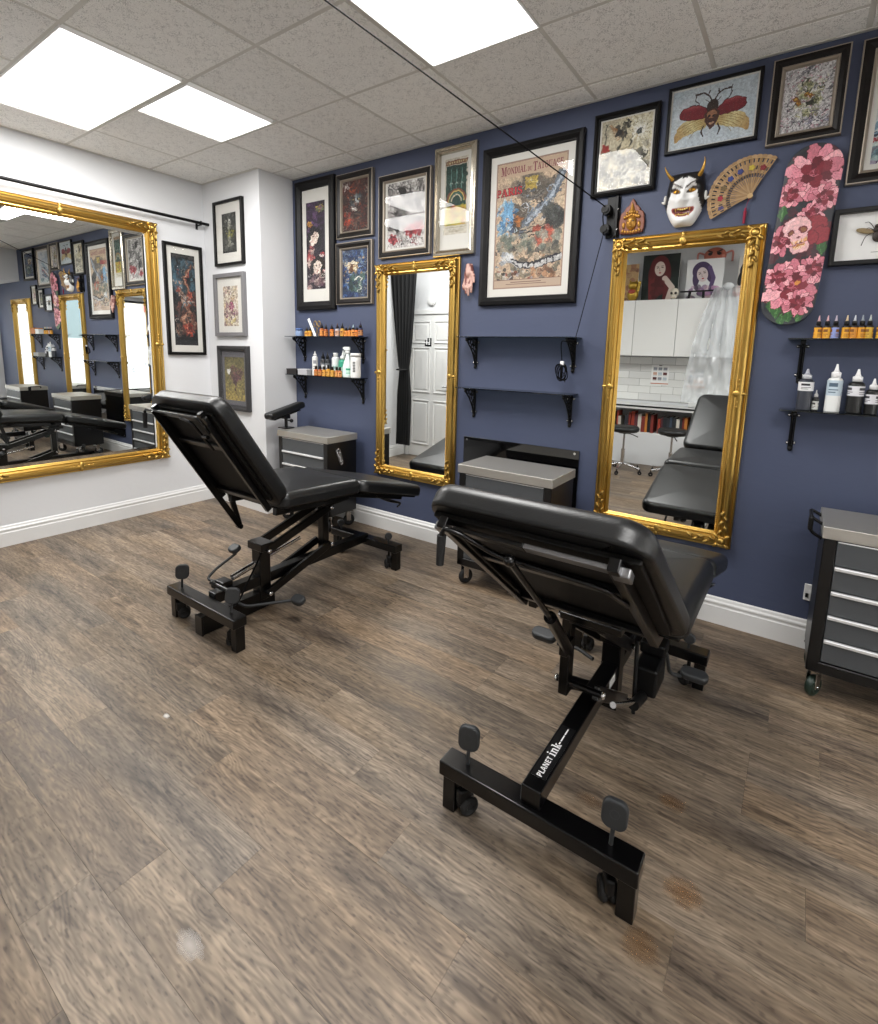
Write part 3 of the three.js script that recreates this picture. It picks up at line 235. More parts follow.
// framed picture: w, h outside size; fw frame width; m = white border [left, right, top, bottom]
function picture(o) {
  const t = thing('framed_picture', o.label, 'picture', o.pos, o.turn ?? 0, o.group), { w, h, fw, d = 0.028 } = o, iw = w - 2 * fw, ih = h - 2 * fw, m = o.m ?? [0, 0, 0, 0];
  if (o.style === 'lined') { mesh('frame', ring(w - 0.012, h - 0.012, [[0, 0], [0, d], [fw * 0.25, d + 0.002], [fw - 0.02, d - 0.008]]), o.mat, t); mesh('silver_edge', ring(w, h, [[0, 0], [0, d - 0.004], [0.003, d], [0.007, d], [0.0085, 0]]), M.fillet, t); mesh('inner_fillet', ring(w - 2 * (fw - 0.016), h - 2 * (fw - 0.016), [[0, 0.008], [0, d - 0.006], [0.004, d - 0.003], [0.01, d - 0.008], [0.016, 0.008]]), M.fillet, t); }
  else if (o.style === 'wide') mesh('frame', ring(w, h, [[0, 0], [0, d - 0.006], [0.006, d], [fw * 0.45, d + 0.004], [fw - 0.012, d - 0.012], [fw - 0.006, d - 0.012], [fw, 0.008]]), o.mat, t);
  else if (o.style === 'silver') { mesh('frame', ring(w, h, [[0, 0], [0, d - 0.008], [0.004, d - 0.003], [fw * 0.28, d], [fw * 0.34, d - 0.006], [fw * 0.5, d - 0.004], [fw * 0.75, d + 0.004], [fw - 0.004, d - 0.004], [fw, 0.008]]), o.mat, t); }
  else mesh('frame', ring(w, h, [[0, 0], [0, d - 0.002], [0.002, d], [fw - 0.002, d], [fw, d - 0.002], [fw, 0.006]]), o.mat, t);
  mesh('backing', bx(iw + 0.01, ih + 0.01, 0.006, 0, 0, 0.004, 0), M.backBoard, t);
  const pw = iw - m[0] - m[1], ph = ih - m[2] - m[3], px = (m[0] - m[1]) / 2, py = (m[3] - m[2]) / 2;
  if (m.some((v) => v > 0)) { const s = rrShape(iw + 0.004, ih + 0.004, 0.0005), q = new THREE.Path(); q.moveTo(px - pw / 2, py - ph / 2); q.lineTo(px - pw / 2, py + ph / 2); q.lineTo(px + pw / 2, py + ph / 2); q.lineTo(px + pw / 2, py - ph / 2); q.closePath(); s.holes.push(q); mesh('mat_board', new THREE.ExtrudeGeometry(s, { depth: 0.0022, bevelEnabled: false }).translate(0, 0, 0.0085), o.matBoard ?? M.matWhite, t); }
  if (o.art) mesh('print', planeUV(new THREE.BoxGeometry(pw + 0.003, ph + 0.003, 0.0012), pw, ph).translate(px, py, 0.0078), art(o.art), t);
  if (o.extra) o.extra(t);
  if (o.glass !== false) mesh('glass_pane', new THREE.PlaneGeometry(iw - 0.001, ih - 0.001).translate(0, 0, d - 0.009), M.glass, t);
  return t;
}
// ---------------------------------------------------------------- pictures
const wallPic = (x0, x1, y0, y1, o) => picture({ w: x1 - x0, h: y1 - y0, pos: [(x0 + x1) / 2 * 0.994 - 0.002, 1.4655 + ((y0 + y1) / 2 - 1.4655) * 0.995, 0], ...o });
wallPic(-3.735, -3.258, 1.803, 2.866, { fw: 0.075, d: 0.034, style: 'wide', mat: M.frameSoft, art: 'geisha', m: [0.045, 0.05, 0.1, 0.1], label: 'tall narrow black frame with two dark-haired women on a white mount' });
wallPic(-3.230, -2.836, 2.355, 2.845, { fw: 0.058, d: 0.03, style: 'lined', mat: M.frameBrown, art: 'demon', label: 'small silver-edged dark frame with a red swirling demon picture' });
wallPic(-3.238, -2.841, 1.834, 2.322, { fw: 0.058, d: 0.03, style: 'lined', mat: M.frameBrown, art: 'koi', label: 'small silver-edged dark frame with a blue fish and flower picture' });
wallPic(-2.768, -2.279, 2.167, 2.760, { fw: 0.056, d: 0.032, style: 'lined', mat: M.frameBrown, art: 'roses', m: [0.018, 0.012, 0.006, 0.012], label: 'dark frame with grey swirls above red roses, left of the silver frame' });
wallPic(-2.246, -1.906, 2.135, 2.854, { fw: 0.045, d: 0.036, style: 'silver', mat: M.silver, art: 'arch', m: [0.028, 0.028, 0.03, 0.1], label: 'ornate pale silver frame holding a green and yellow arch poster' });
wallPic(-1.853, -1.175, 1.784, 2.773, { fw: 0.058, d: 0.034, style: 'wide', mat: M.frameSoft, art: 'convention', m: [0.040, 0.040, 0.042, 0.048], label: 'largest black framed poster, lettered Mondial du Tatouage Paris' });
wallPic(-1.117, -0.762, 2.376, 2.820, { fw: 0.034, d: 0.03, style: 'wide', mat: M.frameSoft, art: 'angler', m: [0.006, 0.006, 0.004, 0.004], label: 'black frame with a sepia winged woman before radiating light' });
wallPic(-0.725, -0.299, 2.540, 2.865, { fw: 0.014, d: 0.024, mat: M.frameBlack, art: 'beetle', m: [0.008, 0.008, 0.008, 0.008], label: 'thin black frame with a red winged beetle on pale blue' });
wallPic(-0.258, 0.035, 2.491, 2.870, { fw: 0.052, d: 0.03, style: 'lined', mat: M.frameBrown, art: 'blossom', label: 'silver-edged dark frame with golden beetles among pink blossom' });
wallPic(0.077, 0.60, 2.262, 2.862, { fw: 0.06, d: 0.03, style: 'lined', mat: M.frameBrown, art: 'wave', m: [0.02, 0.02, 0.02, 0.02], label: 'silver-edged dark frame with a wave print, cut by the right photo edge' });
wallPic(0.70, 1.17, 2.40, 2.87, { fw: 0.03, mat: M.frameBlack, art: 'koi', m: [0.03, 0.03, 0.03, 0.03], label: 'black frame furthest towards the window, seen only in the left mirror' });
wallPic(0.43, 0.66, 1.96, 2.25, { fw: 0.018, mat: M.frameBlack, art: 'ghost', m: [0.03, 0.03, 0.03, 0.03], label: 'small black frame beside the insect case, seen only in the left mirror' });
wallPic(0.70, 0.93, 2.02, 2.32, { fw: 0.018, mat: M.frameBlack, art: 'heron', m: [0.03, 0.03, 0.03, 0.03], label: 'small pale framed picture beside the window mirror, seen only in reflection' });
{ // insect case
  const t = wallPic(0.054, 0.365, 1.905, 2.154, { fw: 0.02, d: 0.042, mat: M.frameBlack, label: 'black box frame holding a real dark insect on white', extra: (t) => {
    mesh('white_card', bx(0.272, 0.21, 0.004, 0, 0, 0.009, 0), std(0xe4e4e2, 0.8), t);
    const body = std(0x2c231d, 0.5), g = [ball(0.021, 0.026, 0.012, 0.012, -0.004, 0.024), ball(0.015, 0.013, 0.01, 0.006, 0.024, 0.024), ball(0.009, 0.008, 0.007, 0.004, 0.04, 0.023)];
    mesh('insect_body', g, body, t);
    for (const [s, a, L] of [[1, 0.9, 0.05], [1, 0.2, 0.055], [1, -0.7, 0.055], [-1, 0.9, 0.05], [-1, 0.2, 0.05], [-1, -0.7, 0.055]]) { const x0 = 0.01 + s * 0.012, y0 = 0.018 + a * 0.01; mesh('insect_leg', tube([[x0, y0, 0.024], [x0 + s * L * 0.5, y0 + a * L * 0.5 + 0.008, 0.03], [x0 + s * L * 0.75, y0 + a * L - 0.012, 0.016]], 0.0016, 5, false), body, t); }
    const wing = std(0x8a7448, 0.4, 0, { transparent: true, opacity: 0.75 }); for (const s of [-1, 1]) mesh('insect_wing', tf(new THREE.SphereGeometry(1, 12, 8), [s * 0.045 + 0.008, 0.022, 0.026], [0, 0, s * 0.25], [0.034, 0.012, 0.002]), wing, t);
    mesh('caption_mark', bx(0.05, 0.003, 0.0006, 0.02, -0.07, 0.0113, 0), std(0x8a8a88, 0.8), t); } }); }
const leftPic = (z0, z1, y0, y1, o) => picture({ w: z1 - z0, h: y1 - y0, pos: [XL, (y0 + y1) / 2, (z0 + z1) / 2], turn: PI / 2, ...o });
leftPic(0.392, 0.742, 1.386, 2.35, { fw: 0.026, d: 0.028, mat: M.frameBlack, art: 'dragon', m: [0.042, 0.042, 0.06, 0.06], label: 'tall thin black frame with a dark dragon print, beside the big left mirror' });
const pillarPic = (x0, x1, y0, y1, o) => picture({ w: x1 - x0, h: y1 - y0, pos: [(x0 + x1) / 2, (y0 + y1) / 2, PZ], ...o });
pillarPic(-4.40, -3.978, 2.173, 2.716, { fw: 0.022, d: 0.03, mat: M.frameBlack, art: 'ghost', m: [0.085, 0.085, 0.085, 0.085], label: 'top frame on the white pillar, black with a small dark print' });
pillarPic(-4.432, -3.980, 1.561, 2.107, { fw: 0.034, d: 0.034, mat: M.frameGrey, art: 'heron', m: [0.08, 0.08, 0.075, 0.055], label: 'middle frame on the white pillar, grey with a pastel floral print' });
pillarPic(-4.418, -3.96, 0.895, 1.476, { fw: 0.05, d: 0.036, style: 'wide', mat: std(0x29282a, 0.5), art: 'tree', m: [0.03, 0.03, 0.05, 0.04], matBoard: std(0x56555a, 0.8), label: 'lowest frame on the white pillar, dark with an olive tree print' });

// ---------------------------------------------------------------- gilt mirrors
function leafOrnament(s) { const g = [ball(0.26 * s, 0.26 * s, 0.16 * s, 0, 0, 0.1 * s, 16), tf(new THREE.TorusGeometry(0.33 * s, 0.07 * s, 8, 20), [0, 0, 0.06 * s])];
  for (let k = 0; k < 4; k++) { const a = PI / 2 * k + PI / 4; g.push(tf(new THREE.SphereGeometry(1, 12, 8), [Math.cos(a) * 0.52 * s, Math.sin(a) * 0.52 * s, 0.05 * s], [0, 0, a], [0.24 * s, 0.13 * s, 0.12 * s])); }
  return g; }
function ornateMirror(name, label, w, h, pos, turn, fw, depth, bevel, group, orn) {
  const t = thing(name, label, 'mirror', pos, turn, group), D = depth;
  mesh('frame', ring(w, h, [[0, 0], [0.002, D * 0.35], [0.006, D * 0.42], [0.012, D * 0.38], [0.016, D * 0.5], [fw * 0.26, D * 0.86], [fw * 0.36, D], [fw * 0.46, D * 0.97], [fw * 0.5, D * 0.82], [fw * 0.58, D * 0.78], [fw * 0.64, D * 0.86], [fw * 0.72, D * 0.66], [fw * 0.76, D * 0.52], [fw * 0.84, D * 0.56], [fw * 0.9, D * 0.44], [fw, D * 0.25]]), M.gold, t);
  { const g = [], n = (L) => Math.round(L / 0.011); for (const [L, y, ax] of [[w - 2 * fw + 0.01, h / 2 - fw + 0.006, 0], [w - 2 * fw + 0.01, -h / 2 + fw - 0.006, 0], [h - 2 * fw, w / 2 - fw + 0.006, 1], [h - 2 * fw, -w / 2 + fw - 0.006, 1]]) for (let k = 0; k < n(L); k++) { const q = -L / 2 + (k + 0.5) * L / n(L); g.push(tf(new THREE.OctahedronGeometry(0.0042, 0), ax ? [y, q, D * 0.42] : [q, y, D * 0.42])); } mesh('bead_edging', g, M.gold, t); }
  for (const sx of [-1, 1]) for (const sy of [-1, 1]) { const o = groupIn('corner_ornament', t, [sx * (w / 2 - fw * 0.52), sy * (h / 2 - fw * 0.52), D * 0.92]); o.rotation.z = Math.atan2(sy, sx) - PI / 4;
    mesh('rosette', leafOrnament(fw * 0.78), M.gold, o); const lf = []; for (const [ax, n] of [[0, 5], [1, 5]]) for (let k = 0; k < n; k++) { const d = -fw * (0.55 + k * 0.3), off = fw * (k % 2 ? 0.2 : -0.12) * (1 - k * 0.12); lf.push(tf(new THREE.SphereGeometry(1, 10, 7), ax ? [off, d, D * 0.08] : [d, off, D * 0.08], [0, 0, (ax ? PI / 2 : 0) + (k % 2 ? 0.5 : -0.5)], [fw * 0.22, fw * 0.1, D * 0.3])); } mesh('acanthus_leaf', lf, M.goldDark, o); }
  for (const [x, y, a] of orn ?? [[0, h / 2 - fw * 0.5, 0], [0, -h / 2 + fw * 0.5, PI], [w / 2 - fw * 0.5, 0, -PI / 2], [-w / 2 + fw * 0.5, 0, PI / 2]]) { const g = [ball(fw * 0.22, fw * 0.3, D * 0.2, 0, 0, 0), ball(fw * 0.12, fw * 0.16, D * 0.2, 0, fw * 0.3, 0)]; for (const s of [-1, 1]) for (let k = 1; k < 4; k++) g.push(tf(new THREE.SphereGeometry(1, 10, 7), [s * fw * 0.27 * k, fw * 0.1 - k * 0.02 * fw, 0], [0, 0, s * 0.5], [fw * 0.2 / Math.sqrt(k), fw * 0.1, D * 0.16])); const m = mesh('side_ornament', g, M.gold, t); m.position.set(x, y, D * 0.8); m.rotation.z = a; }
  mesh('backing', bx(w - 0.03, h - 0.03, 0.006, 0, 0, 0.003, 0), M.backBoard, t);
  const gw = w - 2 * fw + 0.006, gh = h - 2 * fw + 0.006;
  if (bevel) { mesh('mirror_glass', bx(gw - 2 * bevel, gh - 2 * bevel, 0.0044, 0, 0, D * 0.25 - 0.0022, 0), M.mirror, t); mesh('bevelled_edge', ring(gw, gh, [[0, D * 0.25 - 0.0022], [bevel, D * 0.25]]), M.mirror, t); }
  else mesh('mirror_glass', bx(gw, gh, 0.004, 0, 0, D * 0.25 - 0.002, 0), M.mirror, t);
  return t;
}
ornateMirror('gilt_mirror', 'tall gilt mirror reflecting the white panelled door and black curtain', 0.775, 1.66, [-2.398, 1.293, 0.001], 0, 0.088, 0.045, 0, 'gilt wall mirrors');
ornateMirror('gilt_mirror', 'tall gilt mirror between the wall pulley and the pink skateboard deck', 0.755, 1.692, [-0.588, 1.286, 0.001], 0, 0.088, 0.045, 0, 'gilt wall mirrors');
ornateMirror('gilt_mirror', 'tall gilt mirror nearest the shop window, seen only in reflection', 0.77, 1.69, [1.41, 1.286, 0.001], 0, 0.088, 0.045, 0, 'gilt wall mirrors');
const bigMirror = ornateMirror('gilt_mirror', 'large wide gilt mirror on the white left wall', 1.40, 2.012, [XL + 0.001, 1.474, 1.488], PI / 2, 0.098, 0.05, 0.028, 'gilt wall mirrors');
bigMirror.rotation.order = 'YXZ'; bigMirror.rotation.x = 0.003; bigMirror.position.x += 0.004;   // hangs a little forward at the top

// ---------------------------------------------------------------- shelves on cast brackets
function bracketParts(x, t, D) { const b = groupIn('bracket', t, [x, 0, 0]), g = [bx(0.022, 0.2, 0.008, 0, -0.107, 0.004, 0.002), bx(0.022, 0.008, D, 0, -0.011, D / 2, 0.002)];
  const tor = (z, y, r) => g.push(tf(new THREE.TorusGeometry(r, 0.0045, 7, 16), [0, y, z], [0, PI / 2, 0]));
  tor(0.028, -0.036, 0.019); tor(0.064, -0.034, 0.016); tor(0.096, -0.031, 0.013); tor(0.026, -0.076, 0.017); tor(0.054, -0.066, 0.013); tor(0.022, -0.112, 0.014); tor(0.018, -0.144, 0.011); tor(0.12, -0.026, 0.009);
  g.push(tube([[0, -0.19, 0.006], [0, -0.13, 0.036], [0, -0.075, 0.075], [0, -0.04, 0.112], [0, -0.016, 0.13]], 0.005, 7, false), ball(0.011, 0.013, 0.011, 0, -0.205, 0.008), ball(0.01, 0.012, 0.012, 0, -0.022, D - 0.006), bx(0.05, 0.016, 0.006, 0, -0.035, 0.003, 0.002), bx(0.04, 0.016, 0.006, 0, -0.175, 0.003, 0.002));
  mesh('casting', g, M.iron, b); const s = []; for (const [sx, y] of [[-0.02, -0.035], [0.02, -0.035], [-0.015, -0.175], [0.015, -0.175]]) mesh('screw', ball(0.005, 0.005, 0.003, sx, y, 0.007, 8), M.screw, b); }
const SH = [];
function shelf(x0, x1, y, bxs, label) { const t = thing('wall_shelf', label, 'shelf', [(x0 + x1) / 2, y, 0], 0, 'glass wall shelves'); mesh('glass_board', bx(x1 - x0, 0.006, 0.152, 0, -0.003, 0.078, 0.001), M.shelfGlass, t); for (const b of bxs) bracketParts(b - (x0 + x1) / 2, t, 0.135); }
shelf(-3.735, -2.885, 1.572, [-3.645, -2.935], 'upper glass shelf left of the door mirror, lined with small ink bottles');
shelf(-3.735, -2.885, 1.242, [-3.645, -2.935], 'lower glass shelf left of the door mirror, with spray bottle and tub');
shelf(-1.935, -1.115, 1.572, [-1.866, -1.160], 'empty upper glass shelf between the two tall mirrors');
shelf(-1.935, -1.115, 1.229, [-1.866, -1.160], 'empty lower glass shelf between the two tall mirrors');
shelf(-0.066, 0.760, 1.568, [-0.004, 0.700], 'upper glass shelf under the insect case, with orange ink bottles');
shelf(-0.066, 0.760, 1.230, [-0.004, 0.700], 'lower glass shelf at the right edge, with white-nozzled bottles');

// ---------------------------------------------------------------- bottles
const plastic = {}; const pm = (c, r = 0.35) => plastic[c + '/' + r] ??= std(c, r);
function labelBand(r, y0, y1, color, marks) { const c = canvasTex(96, 48, (k, w, h) => { k.fillStyle = color; k.fillRect(0, 0, w, h); if (marks) { k.fillStyle = marks; for (let i = 0; i < 3; i++) { k.fillRect(6 + i * 32, 8, 18, 12); k.fillRect(6 + i * 32, 28, 20, 3); k.fillRect(6 + i * 32, 36, 15, 3); } } }); return [new THREE.CylinderGeometry(r * 1.015, r * 1.015, y1 - y0, 24, 1, true).translate(0, (y0 + y1) / 2, 0), std(0xffffff, 0.5, 0, { map: c })]; }
const bottleGroups = 'ink and soap bottles on the wall shelves';
const bandCache = new Map();
function bottle(name, label, x, y, z, h, r, o) { // o: body, cap, band colour, kind
  const t = thing(name, label, 'bottle', [x, y, z], (x * 37) % 6, bottleGroups), nz = h * (o.neck ?? 0.3), bh = h - nz;
  mesh('bottle_body', lathe([[0, 0], [r * 0.9, 0], [r, r * 0.12], [r, bh - r * 0.5], [r * 0.82, bh - r * 0.15], [r * 0.45, bh], [r * 0.4, bh + nz * 0.15], [0, bh + nz * 0.15]], 20), pm(o.body), t);
  if (o.kind === 'nozzle') { mesh('cap_collar', lathe([[0, bh], [r * 0.62, bh], [r * 0.62, bh + nz * 0.36], [r * 0.5, bh + nz * 0.42], [0, bh + nz * 0.42]], 16), pm(o.collar ?? o.cap), t); mesh('nozzle', lathe([[0, bh + nz * 0.4], [r * 0.42, bh + nz * 0.4], [r * 0.26, bh + nz * 0.62], [r * 0.12, h], [0, h]], 14), pm(o.cap), t); }
  else mesh('cap', lathe([[0, bh], [r * 0.58, bh], [r * 0.6, h - 0.002], [r * 0.5, h], [0, h]], 16), pm(o.cap), t);
  if (o.band) { const key = o.band + (o.marks ?? ''); let m = bandCache.get(key); const b = labelBand(r, bh * (o.b0 ?? 0.12), bh * (o.b1 ?? 0.75), o.band, o.marks); if (!m) bandCache.set(key, m = b[1]); mesh('bottle_label', b[0], m, t); }
  return t;
}
{ const y = 1.572, N = 'ink_bottle', L = (s) => s + ', upper corner shelf';
  const j = thing('jar', 'squat pale blue jar at the pillar end of the upper shelf', 'jar', [-3.635, y, 0.075]); mesh('jar_body', lathe([[0, 0], [0.028, 0], [0.032, 0.006], [0.032, 0.044], [0.026, 0.05], [0, 0.05]]), pm(0x7f93b4), j); mesh('lid', lathe([[0, 0.05], [0.03, 0.05], [0.03, 0.066], [0.027, 0.069], [0, 0.069]]), pm(0x5c78b0), j);
  const list = [[-3.535, 0.078, 0xb98a28, 0x1a1210, 'yellow-amber ink bottle beside the blue jar'], [-3.492, 0.08, 0xc08a1e, 0x15100e, 'yellow-amber ink bottle behind the leaning white strip'], [-3.345, 0.11, 0xa8602a, 0x1c1412, 'tall brown-orange ink bottle right of the white strip'], [-3.295, 0.1, 0x94461e, 0x18100e, 'rust-orange ink bottle, second right of the white strip'], [-3.223, 0.098, 0xb9621f, 0x1a1210, 'orange ink bottle left of the clipped grey one'], [-3.159, 0.104, 0xa8a0a4, 0x3a1c12, 'grey-labelled ink bottle with a brown cap'], [-3.101, 0.106, 0xb38a34, 0x0c0c0e, 'gold-labelled ink bottle with tall black cap'], [-3.058, 0.078, 0xc07028, 0x1a1210, 'short orange ink bottle right of the gold-labelled one'], [-3.018, 0.082, 0xb8681f, 0x1a1210, 'orange ink bottle, third from the navy bottle'], [-2.978, 0.09, 0xbc7a3a, 0x98b0bc, 'orange ink bottle with a pale cap'], [-2.939, 0.084, 0xc2641c, 0x1a2a4a, 'orange ink bottle just left of the navy bottle'], [-2.899, 0.114, 0x1b2146, 0x23284a, 'navy blue ink bottle at the mirror end']];
  list.forEach(([x, h, b, c, s]) => bottle(N, L(s), x, y, 0.075, h * 1.04, 0.0190, { body: b, cap: c, kind: 'nozzle', neck: 0.42, collar: 0x17110f, band: '#' + new THREE.Color(b).lerp(new THREE.Color(0xe8a048), 0.45).getHexString(), marks: '#5a2c12' }));
  const st = thing('white_strip', 'white strip leaning among the amber ink bottles', 'strip', [-3.43, y, 0.11]); const sm = mesh('strip_blade', bx(0.026, 0.165, 0.004, 0, 0, 0, 0.0015), M.paper, st); sm.position.set(0, 0.075, 0); sm.rotation.z = 0.52; mesh('strip_foot', bx(0.03, 0.004, 0.02, 0.041, 0.002, 0, 0.001), M.paper, st);
  const sc = thing('scissors', 'gold-handled scissors standing behind the white strip', 'scissors', [-3.42, y, 0.06]); for (const s of [-1, 1]) { mesh('handle', tf(new THREE.TorusGeometry(0.02, 0.0035, 8, 20), [s * 0.024, 0.105, 0], [0, 0, 0], [0.8, 1.2, 1]), M.gold, sc); mesh('blade', beam([s * 0.014, 0.084, s * 0.002], [-s * 0.02, 0.001, s * 0.002], 0.006, 0.002, 0.0005), M.gold, sc); }
}
{ const y = 1.242, L = (s) => s + ', lower corner shelf', z = 0.05, zf = 0.115;
  const box = (name, label, x, w, h, d, c1, c2) => { const t = thing(name, label, 'box', [x, y, 0.095]); mesh('box_body', bx(w, h * 0.78, d, 0, h * 0.39, 0, 0.002), pm(c1, 0.6), t); mesh('box_lid', bx(w + 0.004, h * 0.24, d + 0.004, 0, h * 0.88, 0, 0.002), pm(c2, 0.6), t); };
  box('small_box', 'low dark box at the pillar end of the lower shelf', -3.672, 0.125, 0.048, 0.09, 0x1d1a1a, 0x2a2524); box('small_box', 'low pale grey box beside the dark box on the lower shelf', -3.53, 0.115, 0.05, 0.085, 0xa9a9ac, 0xb6b6ba);
  bottle('soap_bottle', L('slim clear-topped grey bottle behind the pale box'), -3.468, y, z, 0.15, 0.018, { body: 0x4a5156, cap: 0xb4b8ba, kind: 'nozzle', neck: 0.35 });
  bottle('soap_bottle', L('tall slim white bottle with pointed nozzle'), -3.412, y, 0.095, 0.205, 0.024, { body: 0xdadad8, cap: 0xd2d2d0, kind: 'nozzle', neck: 0.2, band: '#d6d6d4', marks: '#8a8a90', b0: 0.2, b1: 0.9 });
  bottle('soap_bottle', L('black bottle right of the slim white bottle'), -3.362, y, z, 0.2, 0.024, { body: 0x35383b, cap: 0x0f0f10, kind: 'nozzle', neck: 0.28, band: '#5c6064', marks: '#c9c9c9' });
  bottle('soap_bottle', L('second black bottle, left of the white jug'), -3.305, y, z, 0.198, 0.024, { body: 0x303336, cap: 0x0d0d0e, kind: 'nozzle', neck: 0.28, band: '#6a6e72', marks: '#d2d2d2' });
  bottle('soap_bottle', L('black-capped dark bottle behind the white jug'), -3.263, y, 0.024, 0.2, 0.015, { body: 0x17181a, cap: 0x0b0b0c, kind: 'nozzle', neck: 0.25 });
  bottle('soap_bottle', L('broad white jug with flat cap'), -3.206, y, z, 0.195, 0.034, { body: 0xd0d4d3, cap: 0xe2e2e0, neck: 0.16, band: '#c3cfcc', marks: '#7c9a94', b0: 0.1, b1: 0.6 });
  bottle('soap_bottle', L('green soap bottle with white pointed nozzle'), -3.118, y, 0.05, 0.215, 0.041, { body: 0x2f8f74, cap: 0xe8eae8, kind: 'nozzle', neck: 0.34, band: '#b4cfc4', marks: '#2f6a58', b0: 0.08, b1: 0.55 });
  { const t = thing('spray_bottle', 'white trigger spray bottle with green label left of the white tub', 'bottle', [-3.03, y, 0.085]); mesh('bottle_body', lathe([[0, 0], [0.038, 0], [0.042, 0.006], [0.042, 0.085], [0.03, 0.13], [0.016, 0.172], [0.014, 0.19], [0, 0.19]]), pm(0xd5e0dc), t); const b = labelBand(0.042, 0.02, 0.085, '#cfe6dc', '#2f9a74'); mesh('bottle_label', b[0], b[1], t); mesh('spray_head', [lathe([[0, 0.19], [0.017, 0.19], [0.017, 0.21], [0.012, 0.214], [0, 0.214]]), bx(0.06, 0.03, 0.02, -0.008, 0.232, 0, 0.006), bx(0.02, 0.016, 0.014, -0.042, 0.236, 0, 0.003)], pm(0xe2e6e4), t); mesh('trigger', tube([[-0.012, 0.22, 0], [-0.03, 0.205, 0], [-0.034, 0.18, 0]], 0.005, 8, false), pm(0xd8dcda), t); }
  { const t = thing('wipes_tub', 'white cylindrical wipes tub at the mirror end of the lower shelf', 'tub', [-2.938, y, 0.09]); mesh('tub_body', lathe([[0, 0], [0.038, 0], [0.041, 0.006], [0.041, 0.168], [0, 0.168]]), pm(0xdddddb), t); mesh('lid', lathe([[0, 0.168], [0.043, 0.168], [0.043, 0.192], [0.039, 0.197], [0, 0.197]]), pm(0xe8e8e6), t); const tx = canvasTex(128, 64, (c, w, h) => { c.fillStyle = '#dededc'; c.fillRect(0, 0, w, h); c.fillStyle = '#2c2e30'; for (let k = 0; k < 7; k++) c.fillRect(28, 10 + k * 6, 10, 4); c.fillStyle = '#7a8a98'; c.fillRect(70, 14, 30, 30); }); mesh('tub_label', new THREE.CylinderGeometry(0.0416, 0.0416, 0.13, 28, 1, true).rotateY(-1.2).translate(0, 0.085, 0), std(0xffffff, 0.5, 0, { map: tx }), t); }
  const fr = [[-3.372, 'first'], [-3.322, 'second'], [-3.272, 'third'], [-3.222, 'fourth'], [-3.172, 'fifth'], [-3.122, 'sixth'], [-3.085, 'seventh']], cols = [0xb45a22, 0xa8501e, 0xc98a24, 0xc48a1c, 0xb8861c, 0xae6a34, 0xb46a44];
  fr.forEach(([x, n], i) => bottle('ink_bottle', L(`small amber ink bottle, ${n} from the left in the front row`), x, y, zf + 0.006, i === 3 ? 0.095 : 0.082, 0.0175, { body: cols[i], cap: 0x140f0d, neck: 0.34, band: '#' + new THREE.Color(cols[i]).lerp(new THREE.Color(0xf0c070), 0.4).getHexString(), marks: '#6a3a14' }));
}
